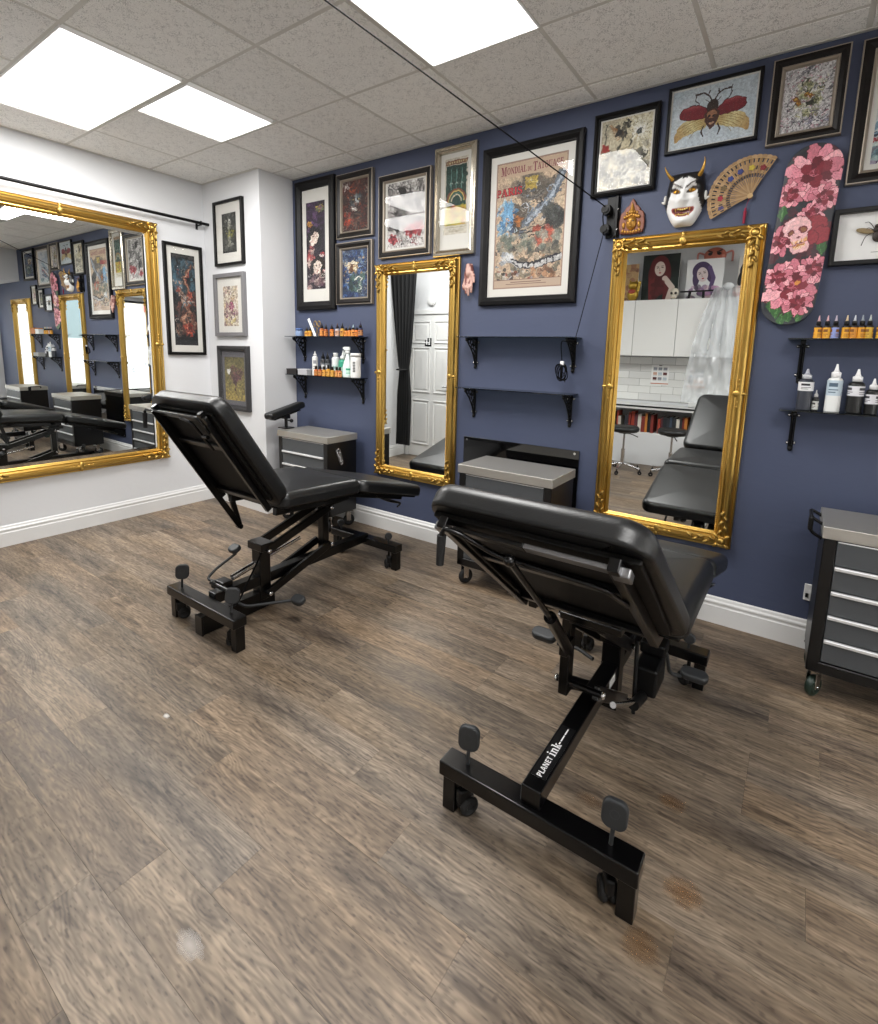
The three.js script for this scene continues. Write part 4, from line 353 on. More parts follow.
{ const y = 1.568, L = (s) => s + ' on the right upper shelf', z = 0.08;
  [[0.045, 0xe0a028, 0xcfa4a8, 'orange-labelled ink bottle with pink tip, leftmost'], [0.078, 0xe2a42c, 0xcfa4a8, 'orange-labelled ink bottle with pink tip, beside the leftmost'], [0.109, 0x8492c8, 0xb8aab8, 'blue-labelled ink bottle'], [0.149, 0xd89a20, 0xd8c09a, 'yellow ink bottle with cream tip'], [0.177, 0xd08a28, 0xc9cdd4, 'orange ink bottle with white tip'], [0.204, 0xd8941e, 0x8a9298, 'orange ink bottle with grey tip'], [0.231, 0xc9a030, 0xb4bcb8, 'green-topped yellow ink bottle'], [0.272, 0xd8a828, 0xcfc4a0, 'yellow ink bottle cut by the photo edge'], [0.305, 0xd08a28, 0xcfc4a0, 'ink bottle just past the photo edge']].forEach(([x, c, tip, s]) => bottle('ink_bottle', L(s), x, y, z, 0.106, 0.0155, { body: 0x17120f, collar: 0x0e0d0d, cap: tip, kind: 'nozzle', neck: 0.42, band: '#' + new THREE.Color(c).getHexString(), marks: '#7a4a10', b0: 0.02, b1: 0.82 }));
  const yl = 1.230, K = (s) => s + ' on the right lower shelf';
  bottle('pigment_bottle', K('grey-black bottle with white label and cap, leftmost'), 0.028, yl, 0.08, 0.196, 0.031, { body: 0x33363f, cap: 0xa8aab4, collar: 0xc9cbd0, kind: 'nozzle', neck: 0.24, band: '#dededf', marks: '#1c1c20', b0: 0.62, b1: 0.9 });
  bottle('pigment_bottle', K('tiny black dropper bottle'), 0.072, yl, 0.085, 0.098, 0.0135, { body: 0x141416, cap: 0xb4b4b4, kind: 'nozzle', neck: 0.34, band: '#c9c9c4', marks: '#3a3a3a', b0: 0.1, b1: 0.7 });
  bottle('pigment_bottle', K('tall white bottle with blue-grey lettering'), 0.137, yl, 0.08, 0.222, 0.03, { body: 0xe2e4e2, cap: 0xf0f0f0, kind: 'nozzle', neck: 0.28, band: '#b9c9d3', marks: '#4c6072', b0: 0.48, b1: 0.92 });
  bottle('pigment_bottle', K('tall black bottle with white nozzle and label'), 0.217, yl, 0.08, 0.202, 0.031, { body: 0x111112, cap: 0xeeeeee, kind: 'nozzle', neck: 0.28, band: '#d3d3d8', marks: '#3c3c44', b0: 0.55, b1: 0.86 });
  bottle('pigment_bottle', K('shorter black bottle with white nozzle and label'), 0.277, yl, 0.085, 0.162, 0.025, { body: 0x111112, cap: 0xeeeeee, kind: 'nozzle', neck: 0.3, band: '#d3d3d8', marks: '#3c3c44', b0: 0.42, b1: 0.8 });
  const wb = (x, yy, w, h, d, c, label) => { const t = thing('storage_box', label, 'box', [x, yy, 0.08]); mesh('box_body', bx(w, h * 0.75, d, 0, h * 0.375, 0), pm(c, 0.6), t); mesh('box_lid', bx(w + 0.006, h * 0.27, d + 0.006, 0, h * 0.865, 0), pm(c, 0.55), t); };
  wb(0.45, 1.568, 0.14, 0.07, 0.11, 0xdcdcda, 'white box on the right upper shelf, past the photo edge'); wb(0.64, 1.568, 0.16, 0.09, 0.11, 0xb8702c, 'orange box at the far end of the right upper shelf'); wb(0.58, 1.230, 0.2, 0.05, 0.11, 0x9a9a98, 'grey box at the far end of the right lower shelf');
}
// ---------------------------------------------------------------- things hung on the blue wall
{ // skateboard deck with painted peonies and a skull
  const t = thing('skateboard_deck', 'skateboard deck painted with pink peonies and a pale skull', 'skateboard', [-0.070, 2.046, 0.022]); t.rotation.z = R(-3.6);
  const tex = canvasTex(340, 1240, (c, w, h) => { A.fill(c, w, h, '#23262c'); const r = rng(5); const P = ['#d98a98', '#e6a8b0', '#c2707f', '#7c2230'];
    const pe = (x, y, s, seed, rot = 0) => { const q = rng(seed); for (let k = 0; k < 12; k++) { const a = rot + k / 12 * 6.28 + q() * 0.35, d = s * (0.66 + 0.2 * q()); c.fillStyle = P[k % 3]; c.beginPath(); c.ellipse(x + Math.cos(a) * d, y + Math.sin(a) * d, s * (0.42 + 0.1 * q()), s * (0.24 + 0.1 * q()), a, 0, 6.3); c.fill(); c.strokeStyle = '#5c1722'; c.lineWidth = 3; c.stroke(); for (let j = -1; j < 2; j++) A.path(c, [[x + Math.cos(a + j * 0.1) * d * 0.7, y + Math.sin(a + j * 0.1) * d * 0.7], [x + Math.cos(a + j * 0.14) * d * 1.25, y + Math.sin(a + j * 0.14) * d * 1.25]], '#b05c6c', 2); } for (let k = 0; k < 6; k++) { const a = rot + k * 1.05 + 0.4; c.fillStyle = k % 2 ? '#7a2230' : '#5e1824'; c.beginPath(); c.ellipse(x + Math.cos(a) * s * 0.34, y + Math.sin(a) * s * 0.34, s * 0.34, s * 0.24, a, 0, 6.3); c.fill(); } A.swirls(c, q, 5, x - s * 0.25, y - s * 0.15, s * 0.5, s * 0.3, s * 0.1, s * 0.3, ['#c06a78', '#8c3040'], 5); };
    A.blobs(c, r, 40, 0, 0, w, h, 30, 70, ['#2a2d33', '#5e1824', '#30343a'], 0.8);
    for (const [x, y] of [[40, 400], [30, 460], [310, 700], [300, 660], [70, 1110], [110, 1150], [190, 1180], [250, 1170], [60, 1070], [150, 1210]]) { A.poly(c, [[x, y - 60], [x + 34, y - 10], [x + 8, y + 50], [x - 34, y + 6]], '#2f5a2c'); A.path(c, [[x, y - 50], [x, y + 40]], '#5a8a4a', 4); }
    pe(190, 190, 150, 11); pe(60, 330, 80, 12, 1); pe(270, 360, 80, 13, 2); pe(210, 470, 70, 19, 1); pe(60, 640, 90, 14); pe(170, 960, 150, 15, 0.5); pe(80, 900, 80, 16); pe(290, 840, 80, 17, 1); pe(230, 1080, 80, 18);
    c.fillStyle = '#8c2a34'; for (const [x, y, s] of [[250, 545, 68], [290, 610, 60], [225, 630, 52]]) { c.beginPath(); c.arc(x, y, s, 0, 6.3); c.fill(); c.strokeStyle = '#5e1520'; c.lineWidth = 4; c.stroke(); }
    c.save(); c.translate(150, 610); c.rotate(-0.32); const skin = '#dfb0b2', dk = '#6e3038'; A.poly(c, [[-78, -20], [-84, -70], [-50, -118], [10, -132], [70, -112], [92, -60], [84, -14], [58, 6], [52, 44], [-44, 50], [-52, 8]], skin); A.path(c, [[-78, -20], [-84, -70], [-50, -118], [10, -132], [70, -112], [92, -60], [84, -14], [58, 6], [52, 44], [-44, 50], [-52, 8], [-78, -20]], dk, 5); for (const k of [-1, 1]) { c.fillStyle = dk; c.beginPath(); c.ellipse(2 + k * 38, -28, 27, 24, k * 0.35, 0, 6.3); c.fill(); c.fillStyle = '#8a5c3c'; c.beginPath(); c.ellipse(4 + k * 38, -25, 18, 15, k * 0.35, 0, 6.3); c.fill(); } A.poly(c, [[2, -2], [14, 24], [-9, 24]], dk); for (let k = 0; k < 7; k++) { c.fillStyle = k % 2 ? '#e9c9b4' : '#d8a06a'; c.fillRect(-42 + k * 13, 32, 11, 24); } A.poly(c, [[-56, 66], [54, 58], [64, 92], [34, 122], [-36, 128], [-62, 100]], skin); A.path(c, [[-56, 66], [54, 58], [64, 92], [34, 122], [-36, 128], [-62, 100], [-56, 66]], dk, 5); A.poly(c, [[-38, 70], [40, 64], [34, 88], [-30, 92]], '#b3763a'); for (let k = 0; k < 6; k++) { c.fillStyle = '#e6c7a8'; c.fillRect(-32 + k * 12, 76, 9, 18); } A.path(c, [[-60, -60], [-40, -100], [0, -114]], '#efcaca', 7); c.restore(); c.fillStyle = '#c9843c'; c.beginPath(); c.arc(205, 940, 16, 0, 6.3); c.fill(); paintify(c, w, h, 6, 0.16, 77); });
  const g = slab(rrShape(0.222, 0.822, 0.11), 0.011, 0.003, 3), p = g.attributes.position, uv = g.attributes.uv; // concave nose and tail
  for (let i = 0; i < p.count; i++) { const y = p.getY(i), k = Math.max(0, Math.abs(y) - 0.29); uv.setXY(i, p.getX(i) / 0.222 + 0.5, y / 0.822 + 0.5); p.setZ(i, p.getZ(i) + k * k * 0.9); } g.computeVertexNormals();
  mesh('deck', g, std(0xffffff, 0.45, 0, { map: tex }), t); const bolts = std(0x3a3a3c, 0.4, 0.7); for (const [x, y] of [[-0.02, 0.245], [0.02, 0.245], [-0.02, 0.19], [0.02, 0.19], [-0.02, -0.245], [0.02, -0.245], [-0.02, -0.19], [0.02, -0.19]]) mesh('bolt', rod([x, y, 0.008], [x, y, 0.0118], 0.004, 8), bolts, t); mesh('wall_hook', bx(0.03, 0.02, 0.024, 0, 0.3, -0.01), M.iron, t); }
{ // horned demon mask
  const t = thing('demon_mask', 'white horned demon mask with gold eyes and bared fangs', 'mask', [-0.600, 2.292, 0.0]);
  const nx = 46, ny = 60, W = 0.196, Hh = 0.27, pos = [], col = [], idx = [], G = (x, y, cx, cy, sx, sy) => Math.exp(-(((x - cx) / sx) ** 2) - (((y - cy) / sy) ** 2));
  for (let j = 0; j <= ny; j++) for (let i = 0; i <= nx; i++) { const a = i / nx * 2 - 1, b = j / ny * 2 - 1; // b -1 chin .. 1 brow
    const half = 0.5 * W * (b < -0.2 ? 0.36 + 0.64 * Math.pow(Math.max(0, (b + 1) / 0.8), 0.62) : 1 - 0.22 * Math.pow((b + 0.2) / 1.2, 2)), x = a * half, y = b * Hh / 2, ax = Math.abs(x);
    let z = 0.062 * Math.sqrt(Math.max(0, 1 - Math.pow(Math.abs(a), 2.4))) * Math.pow(Math.max(0, 1 - Math.pow(Math.abs(b), 4)), 0.4) + 0.006;
    z += 0.02 * G(ax, y, 0.036, 0.066, 0.03, 0.016) - 0.018 * G(ax, y, 0.037, 0.036, 0.022, 0.014) + 0.026 * G(x, y, 0, 0.0, 0.014, 0.03) + 0.012 * G(ax, y, 0.016, -0.014, 0.012, 0.012) + 0.016 * G(ax, y, 0.056, -0.004, 0.022, 0.022) - 0.024 * G(x, y, 0, -0.066, 0.04, 0.024) + 0.012 * G(x, y, 0, -0.115, 0.024, 0.016) - 0.008 * G(x, y, 0, 0.085, 0.008, 0.03);
    pos.push(x, y, z); const mouth = (x / 0.05) ** 2 + ((y + 0.07 - 5 * x * x) / 0.018) ** 2 < 1, hair = y > 0.098 + 0.012 * Math.cos(x * 60) - 4.5 * Math.max(0, ax - 0.05) - (ax < 0.012 ? 0.01 : 0), lip = !mouth && (x / 0.056) ** 2 + ((y + 0.07 - 5 * x * x) / 0.0235) ** 2 < 1, lid = ((ax - 0.037) / 0.024) ** 2 + ((y - 0.035 - (ax - 0.037) * 0.35) / 0.0135) ** 2 < 1 || Math.abs(y - 0.054 - (ax - 0.02) * 0.55) < 0.0032 && ax > 0.008 && ax < 0.062; const c = hair ? [0.012, 0.011, 0.012] : mouth ? [0.12, 0.02, 0.02] : lip ? [0.34, 0.07, 0.06] : lid ? [0.07, 0.055, 0.05] : [0.78, 0.78, 0.77]; col.push(...c); }
  for (let j = 0; j < ny; j++) for (let i = 0; i < nx; i++) { const a = j * (nx + 1) + i, b = a + nx + 1; idx.push(a, a + 1, b + 1, a, b + 1, b); }
  const g = new THREE.BufferGeometry(); g.setAttribute('position', new THREE.Float32BufferAttribute(pos, 3)); g.setAttribute('color', new THREE.Float32BufferAttribute(col, 3)); g.setIndex(idx); g.computeVertexNormals();
  mesh('mask_face', g, std(0xffffff, 0.32, 0, { vertexColors: true }), t); const horn = std(0xb58a3a, 0.32, 0.6);
  for (const s of [-1, 1]) { const pts = s < 0 ? [[-0.052, 0.092, 0.03], [-0.078, 0.118, 0.05], [-0.1, 0.155, 0.055], [-0.106, 0.172, 0.05]] : [[0.056, 0.098, 0.03], [0.078, 0.13, 0.05], [0.086, 0.165, 0.055], [0.082, 0.19, 0.05]], cv = new THREE.CatmullRomCurve3(pts.map((q) => V(...q))), tg = new THREE.TubeGeometry(cv, 18, 0.0125, 10, false), tp = tg.attributes.position; for (let i = 0; i < tp.count; i++) { const k = Math.floor(i / 11) / 18, c = cv.getPointAt(k), f = 1 - 0.88 * k; tp.setXYZ(i, c.x + (tp.getX(i) - c.x) * f, c.y + (tp.getY(i) - c.y) * f, c.z + (tp.getZ(i) - c.z) * f); } mesh('horn', tg, horn, t);
    const e = mesh('eye', ball(0.018, 0.0105, 0.009, s * 0.037, 0.035, 0.05), std(0xc08a2c, 0.25, 0.7), t); mesh('pupil', ball(0.0048, 0.0048, 0.004, s * 0.034, 0.034, 0.0565, 8), pm(0x0a0a0a), e); mesh('eyebrow', tube([[s * 0.012, 0.056, 0.072], [s * 0.034, 0.066, 0.076], [s * 0.058, 0.082, 0.058]], 0.0028, 6, false), pm(0x5c5650), t);
    mesh('ear', [ball(0.008, 0.022, 0.01, s * 0.098, 0.012, 0.018), tf(new THREE.SphereGeometry(1, 10, 8), [s * 0.106, -0.004, 0.018], [0, 0, s * 0.6], [0.012, 0.006, 0.006])], pm(0xd5d3cd), t);
    mesh('fang', tf(new THREE.ConeGeometry(0.0045, 0.018, 8), [s * 0.034, -0.06, 0.054], [PI, 0, 0]), std(0xc9a24a, 0.3, 0.5), t); mesh('fang', tf(new THREE.ConeGeometry(0.0045, 0.018, 8), [s * 0.03, -0.08, 0.053]), std(0xc9a24a, 0.3, 0.5), t); }
  mesh('teeth', [-2, -1, 0, 1, 2].flatMap((k) => [bx(0.009, 0.009, 0.006, k * 0.0105, -0.057 + k * k * 0.001, 0.055, 0.002), bx(0.008, 0.008, 0.006, k * 0.0095, -0.083 + k * k * 0.001, 0.053, 0.002)]), std(0xc9ac62, 0.3, 0.4), t); }
{ // carved folding fan
  const t = thing('folding_fan', 'open carved wooden folding fan with small painted flowers', 'fan', [-0.300, 2.269, 0.0]), wood = [0x9a7c56, 0xa38560, 0x8f724d].map((c) => std(c, 0.6)), n = 22, a0 = R(59), a1 = R(209);
  for (let k = 0; k < n; k++) { const a = a0 + (a1 - a0) * (k + 0.5) / n, w = (a1 - a0) / n; const s = new THREE.Shape(); s.moveTo(-0.004, 0.012); s.lineTo(0.004, 0.012); s.lineTo(0.07 * w * 0.36, 0.07); s.lineTo(0.19 * w * 0.5, 0.189); s.quadraticCurveTo(0, 0.196, -0.19 * w * 0.5, 0.189); s.lineTo(-0.07 * w * 0.36, 0.07); s.closePath(); for (let j = 0; j < 3; j++) { const q = new THREE.Path(), y = 0.088 + j * 0.034; q.moveTo(-0.003, y); q.lineTo(-0.003, y + 0.018); q.lineTo(0.003, y + 0.018); q.lineTo(0.003, y); q.closePath(); if (k % 4 !== 2 || j !== 1) s.holes.push(q); } const m = mesh(k === 0 || k === n - 1 ? 'guard_stick' : 'fan_stick', new THREE.ExtrudeGeometry(s, { depth: 0.0016, bevelEnabled: false }), wood[k % 3], t); m.rotation.z = a - PI / 2; m.position.z = 0.012 + (k % 2) * 0.0017 + k * 0.0002; }
  mesh('pivot_rivet', [rod([0, 0, 0.008], [0, 0, 0.021], 0.012, 16)], std(0xb89a6c, 0.5), t); mesh('ribbon', new THREE.TorusGeometry(0.176, 0.0012, 5, 60, a1 - a0).rotateZ(a0).translate(0, 0, 0.0175), std(0xc4a87c, 0.7), t);
  [0x7c2a30, 0xb4a03c, 0x3a3f74, 0x34407c, 0x6c5a3c, 0x9a2c3c, 0x44406c].forEach((c, k) => { const a = a0 + (a1 - a0) * (k + 0.55) / 7, g = [ball(0.006, 0.006, 0.0012, 0, 0, 0, 8)]; for (let j = 0; j < 5; j++) g.push(ball(0.006, 0.006, 0.001, Math.cos(j * 1.256) * 0.0085, Math.sin(j * 1.256) * 0.0085, 0, 8)); const m = mesh('painted_flower', g, std(c, 0.7), t); m.position.set(Math.cos(a) * 0.132, Math.sin(a) * 0.132, 0.0185); });
  mesh('tassel_cord', tube([[0, -0.008, 0.015], [-0.008, -0.03, 0.015], [-0.014, -0.055, 0.013]], 0.0012, 5, false), std(0x8c1f3a, 0.8), t); mesh('tassel', [rod([-0.014, -0.055, 0.013], [-0.015, -0.07, 0.012], 0.005, 10, 0.004), rod([-0.015, -0.07, 0.012], [-0.016, -0.128, 0.011], 0.0075, 10, 0.0055)], std(0x8c1f3a, 0.85), t); }
{ // carved deity head plaque
  const t = thing('carved_head_plaque', 'small red-brown and gold carved deity head wearing a pointed crown', 'carving', [-0.868, 2.236, 0.0]), rb = std(0x6a3a26, 0.45, 0.2), gd = std(0xb0813a, 0.38, 0.65), s = new THREE.Shape();
  s.moveTo(-0.062, -0.082); s.quadraticCurveTo(-0.076, -0.04, -0.066, 0); s.quadraticCurveTo(-0.066, 0.03, -0.045, 0.036); s.quadraticCurveTo(-0.036, 0.062, -0.02, 0.066); s.quadraticCurveTo(-0.012, 0.09, 0, 0.102); s.quadraticCurveTo(0.012, 0.09, 0.02, 0.066); s.quadraticCurveTo(0.036, 0.062, 0.045, 0.036); s.quadraticCurveTo(0.066, 0.03, 0.066, 0); s.quadraticCurveTo(0.076, -0.04, 0.062, -0.082); s.quadraticCurveTo(0, -0.096, -0.062, -0.082); mesh('back_plate', slab(s, 0.02, 0.005, 3), rb, t);
  mesh('face', [ball(0.03, 0.039, 0.026, 0, -0.03, 0.018, 20), tf(new THREE.SphereGeometry(1, 10, 8), [0, -0.032, 0.043], [0.25, 0, 0], [0.006, 0.013, 0.006]), ball(0.009, 0.0035, 0.004, 0, -0.049, 0.039, 10)], gd, t); for (const k of [-1, 1]) { mesh('eye', ball(0.008, 0.003, 0.003, k * 0.012, -0.023, 0.041, 10), pm(0x2c160e), t); mesh('earring', [ball(0.009, 0.018, 0.009, k * 0.042, -0.04, 0.02), ball(0.007, 0.007, 0.007, k * 0.044, -0.066, 0.02)], gd, t); }
  const cr = [tf(new THREE.ConeGeometry(0.017, 0.05, 12), [0, 0.058, 0.02]), ball(0.012, 0.014, 0.01, 0, 0.03, 0.024)]; for (let k = -3; k <= 3; k++) cr.push(ball(0.0085, 0.0105, 0.008, k * 0.0125, 0.014 - Math.abs(k) * 0.004, 0.024)); for (let k = -2; k <= 2; k++) cr.push(ball(0.006, 0.009, 0.006, k * 0.014, 0.034 - Math.abs(k) * 0.005, 0.021)); mesh('crown', cr, gd, t); mesh('collar', [-3, -2, -1, 0, 1, 2, 3].map((k) => ball(0.008, 0.008, 0.006, k * 0.0155, -0.077 + k * k * 0.0006, 0.02)), gd, t); }
{ // hand sculpture, fingers down, as one surface
  const t = thing('hand_sculpture', 'pink plaster hand with dark red marbling hanging fingers down beside the silver frame', 'sculpture', [-1.922, 2.046, 0.034]);
  const bones = [[[0, 0.0, 0], [0.002, -0.045, 0.002], 0.025, 0.03], [[-0.016, -0.045, 0], [-0.022, -0.09, 0.004], 0.019, 0.015], [[0.014, -0.045, 0], [0.018, -0.09, 0.004], 0.02, 0.015],
    [[-0.027, -0.09, 0.004], [-0.034, -0.128, 0.016], 0.0095, 0.0085], [[-0.034, -0.128, 0.016], [-0.032, -0.152, 0.014], 0.0085, 0.007], [[-0.01, -0.094, 0.006], [-0.014, -0.142, 0.018], 0.01, 0.009], [[-0.014, -0.142, 0.018], [-0.013, -0.178, 0.014], 0.009, 0.0072], [[0.008, -0.094, 0.006], [0.008, -0.146, 0.02], 0.0102, 0.009], [[0.008, -0.146, 0.02], [0.007, -0.192, 0.015], 0.009, 0.0072], [[0.025, -0.09, 0.004], [0.029, -0.136, 0.017], 0.0098, 0.0088], [[0.029, -0.136, 0.017], [0.028, -0.172, 0.012], 0.0088, 0.007],
    [[0.02, -0.035, 0.004], [0.042, -0.068, 0.014], 0.014, 0.011], [[0.042, -0.068, 0.014], [0.05, -0.108, 0.02], 0.0105, 0.008]];
  const N = 64, S = 0.115, c = V(0.004, -0.093, 0.004), mc = new MarchingCubes(N, M.paper, false, false, 60000); const f = mc.field;
  for (let k = 0; k < N; k++) for (let j = 0; j < N; j++) for (let i = 0; i < N; i++) { const x = c.x + (i / N * 2 - 1) * S, y = c.y + (j / N * 2 - 1) * S, z = c.z + (k / N * 2 - 1) * S; let acc = 0; for (const [a, b, ra, rb] of bones) { const dx = b[0] - a[0], dy = b[1] - a[1], dz = b[2] - a[2], L = dx * dx + dy * dy + dz * dz, h = Math.max(0, Math.min(1, ((x - a[0]) * dx + (y - a[1]) * dy + (z - a[2]) * dz) / L)); const d = Math.hypot(x - a[0] - h * dx, y - a[1] - h * dy, (z - a[2] - h * dz)) - ra - (rb - ra) * h; acc += Math.exp(-d * 420); } f[k * N * N + j * N + i] = Math.log(Math.max(1e-30, acc)) / 420; }
  mc.isolation = 0; mc.update(); const g = new THREE.BufferGeometry(), n = mc.count, pp = new Float32Array(n * 3), nn = new Float32Array(n * 3), cc = new Float32Array(n * 3), hz = noiser(66); for (let i = 0; i < n; i++) { for (let q = 0; q < 3; q++) { pp[i * 3 + q] = mc.positionArray[i * 3 + q] * S + [c.x, c.y, c.z][q]; nn[i * 3 + q] = mc.normalArray[i * 3 + q]; } const v = hz(pp[i * 3] * 70 + 20, pp[i * 3 + 1] * 45 + 60) + (pp[i * 3] < -0.008 ? 0.25 : -0.1), k = v > 0.62 ? 1 : 0; cc.set(k ? [0.2, 0.07, 0.06] : [0.5, 0.3, 0.25], i * 3); }
  g.setAttribute('position', new THREE.BufferAttribute(pp, 3)); g.setAttribute('normal', new THREE.BufferAttribute(nn, 3)); g.setAttribute('color', new THREE.BufferAttribute(cc, 3)); mesh('hand', g, std(0xffffff, 0.5, 0, { vertexColors: true }), t); mesh('wall_peg', rod([0, 0.004, -0.034], [0, 0.004, 0.0], 0.005, 10), M.iron, t); }
{ // cord, its wall pulley and the hanging hank
  const t = thing('wall_pulley', 'black wall-mounted cord pulley above the gilt mirror corner', 'pulley', [-0.994, 2.252, 0.0]); mesh('back_plate', bx(0.075, 0.225, 0.01, 0.018, 0, 0.005), M.iron, t); mesh('side_rail', bx(0.016, 0.22, 0.03, 0.042, 0, 0.018), M.iron, t);
  for (const y of [0.036, -0.07]) { mesh('wheel_housing', [rod([-0.012, y, 0.012], [-0.012, y, 0.06], 0.026, 20), bx(0.04, 0.05, 0.04, -0.01, y, 0.03, 0.006)], M.blackPlastic, t); mesh('wheel', rod([-0.012, y, 0.06], [-0.012, y, 0.068], 0.017, 18), M.iron, t); } mesh('screw', ball(0.004, 0.004, 0.003, 0.05, 0.035, 0.034, 8), M.screw, t); mesh('screw', ball(0.004, 0.004, 0.003, 0.05, -0.075, 0.034, 8), M.screw, t);
  const cd = thing('pull_cord', 'thin black cord from the ceiling through the wall pulley to a hanging hank', 'cord', [-1.195, 1.36, 0.1]); const P = (x, y, z) => [x + 1.195, y - 1.36, z - 0.1];
  mesh('ceiling_run', rod(P(-1.79, 2.9, 1.878), P(-1.0, 2.296, 0.05), 0.0033, 8), M.cord, cd); mesh('pulley_loop', tube([P(-1.0, 2.296, 0.05), P(-1.018, 2.26, 0.06), P(-1.012, 2.2, 0.06), P(-1.01, 2.15, 0.06)], 0.0036, 7, false), M.cord, cd); mesh('wall_run', rod(P(-1.01, 2.15, 0.06), P(-1.118, 1.575, 0.1), 0.0024, 8), M.cord, cd); mesh('shelf_turn', tube([P(-1.118, 1.575, 0.1), P(-1.105, 1.55, 0.14), P(-1.15, 1.545, 0.165), P(-1.198, 1.54, 0.12), P(-1.197, 1.43, 0.1)], 0.0028, 7, false), M.cord, cd);
  const hk = []; for (let k = 0; k < 6; k++) hk.push(tf(new THREE.TorusGeometry(0.038 + (k % 3) * 0.004, 0.003, 6, 26), [(k % 2) * 0.006 - 0.003, 0.0, (k - 3) * 0.004], [0, (k - 2.5) * 0.22, k * 0.2 - 0.5], [0.72, 1.15, 1])); mesh('hank', hk, M.cord, cd); mesh('tail', tube([[0.01, 0, 0], [0.024, -0.03, 0], [0.024, -0.06, 0]], 0.0026, 6, false), M.cord, cd); mesh('white_clip', bx(0.022, 0.024, 0.014, 0.002, 0.055, 0.004, 0.003), pm(0xe8e8e8), cd); mesh('hank_wrap', [bx(0.012, 0.07, 0.02, 0, 0, 0.002, 0.003)], M.cord, cd); mesh('ceiling_hook', tf(new THREE.TorusGeometry(0.012, 0.002, 6, 14), P(-1.79, 2.896, 1.88)), M.iron, cd); }
{ const t = thing('wall_panel', 'glossy black splash panel behind the middle drawer trolley', 'panel', [-1.510, 0.555, 0.0]); mesh('panel_sheet', bx(0.855, 0.63, 0.009, 0, 0, 0.0085, 0.001), phys(0x060607, 0.06, 0, { clearcoat: 1, clearcoatRoughness: 0.03 }), t); for (const [x, y] of [[-0.4, 0.295], [0.4, 0.295], [-0.4, -0.295], [0.4, -0.295]]) mesh('fixing_cap', rod([x, y, 0.012], [x, y, 0.017], 0.008, 14), M.chrome, t); }
{ const t = thing('wall_socket', 'white socket plate low on the blue wall beside the right trolley', 'socket', [0.176, 0.30, 0.0]); mesh('faceplate', bx(0.086, 0.086, 0.01, 0, 0, 0.005), M.gloss, t); mesh('rocker_switch', bx(0.012, 0.022, 0.006, -0.03, -0.015, 0.011, 0.002), M.blackPlastic, t); }
{ const y = 2.55, x = XL + 0.075, t = thing('curtain_rail', 'black curtain pole above the big gilt mirror on the left wall', 'rail', [x, y, 1.2]); mesh('pole', rod([0, 0, -0.9], [0, 0, 1.3], 0.0125, 16), M.iron, t); mesh('finial', [rod([0, 0, -0.9], [0, 0, -0.94], 0.017, 16)], M.iron, t);
  for (const z of [-0.78, 1.1]) { const b = mesh('pole_bracket', [bx(0.006, 0.075, 0.022, -0.07, -0.01, z), bx(0.075, 0.01, 0.014, -0.035, -0.015, z, 0.002), tf(new THREE.TorusGeometry(0.016, 0.004, 8, 18), [0, 0, z])], M.iron, t); mesh('bracket_screw', ball(0.004, 0.004, 0.004, -0.065, -0.035, z, 8), M.screw, b); } }

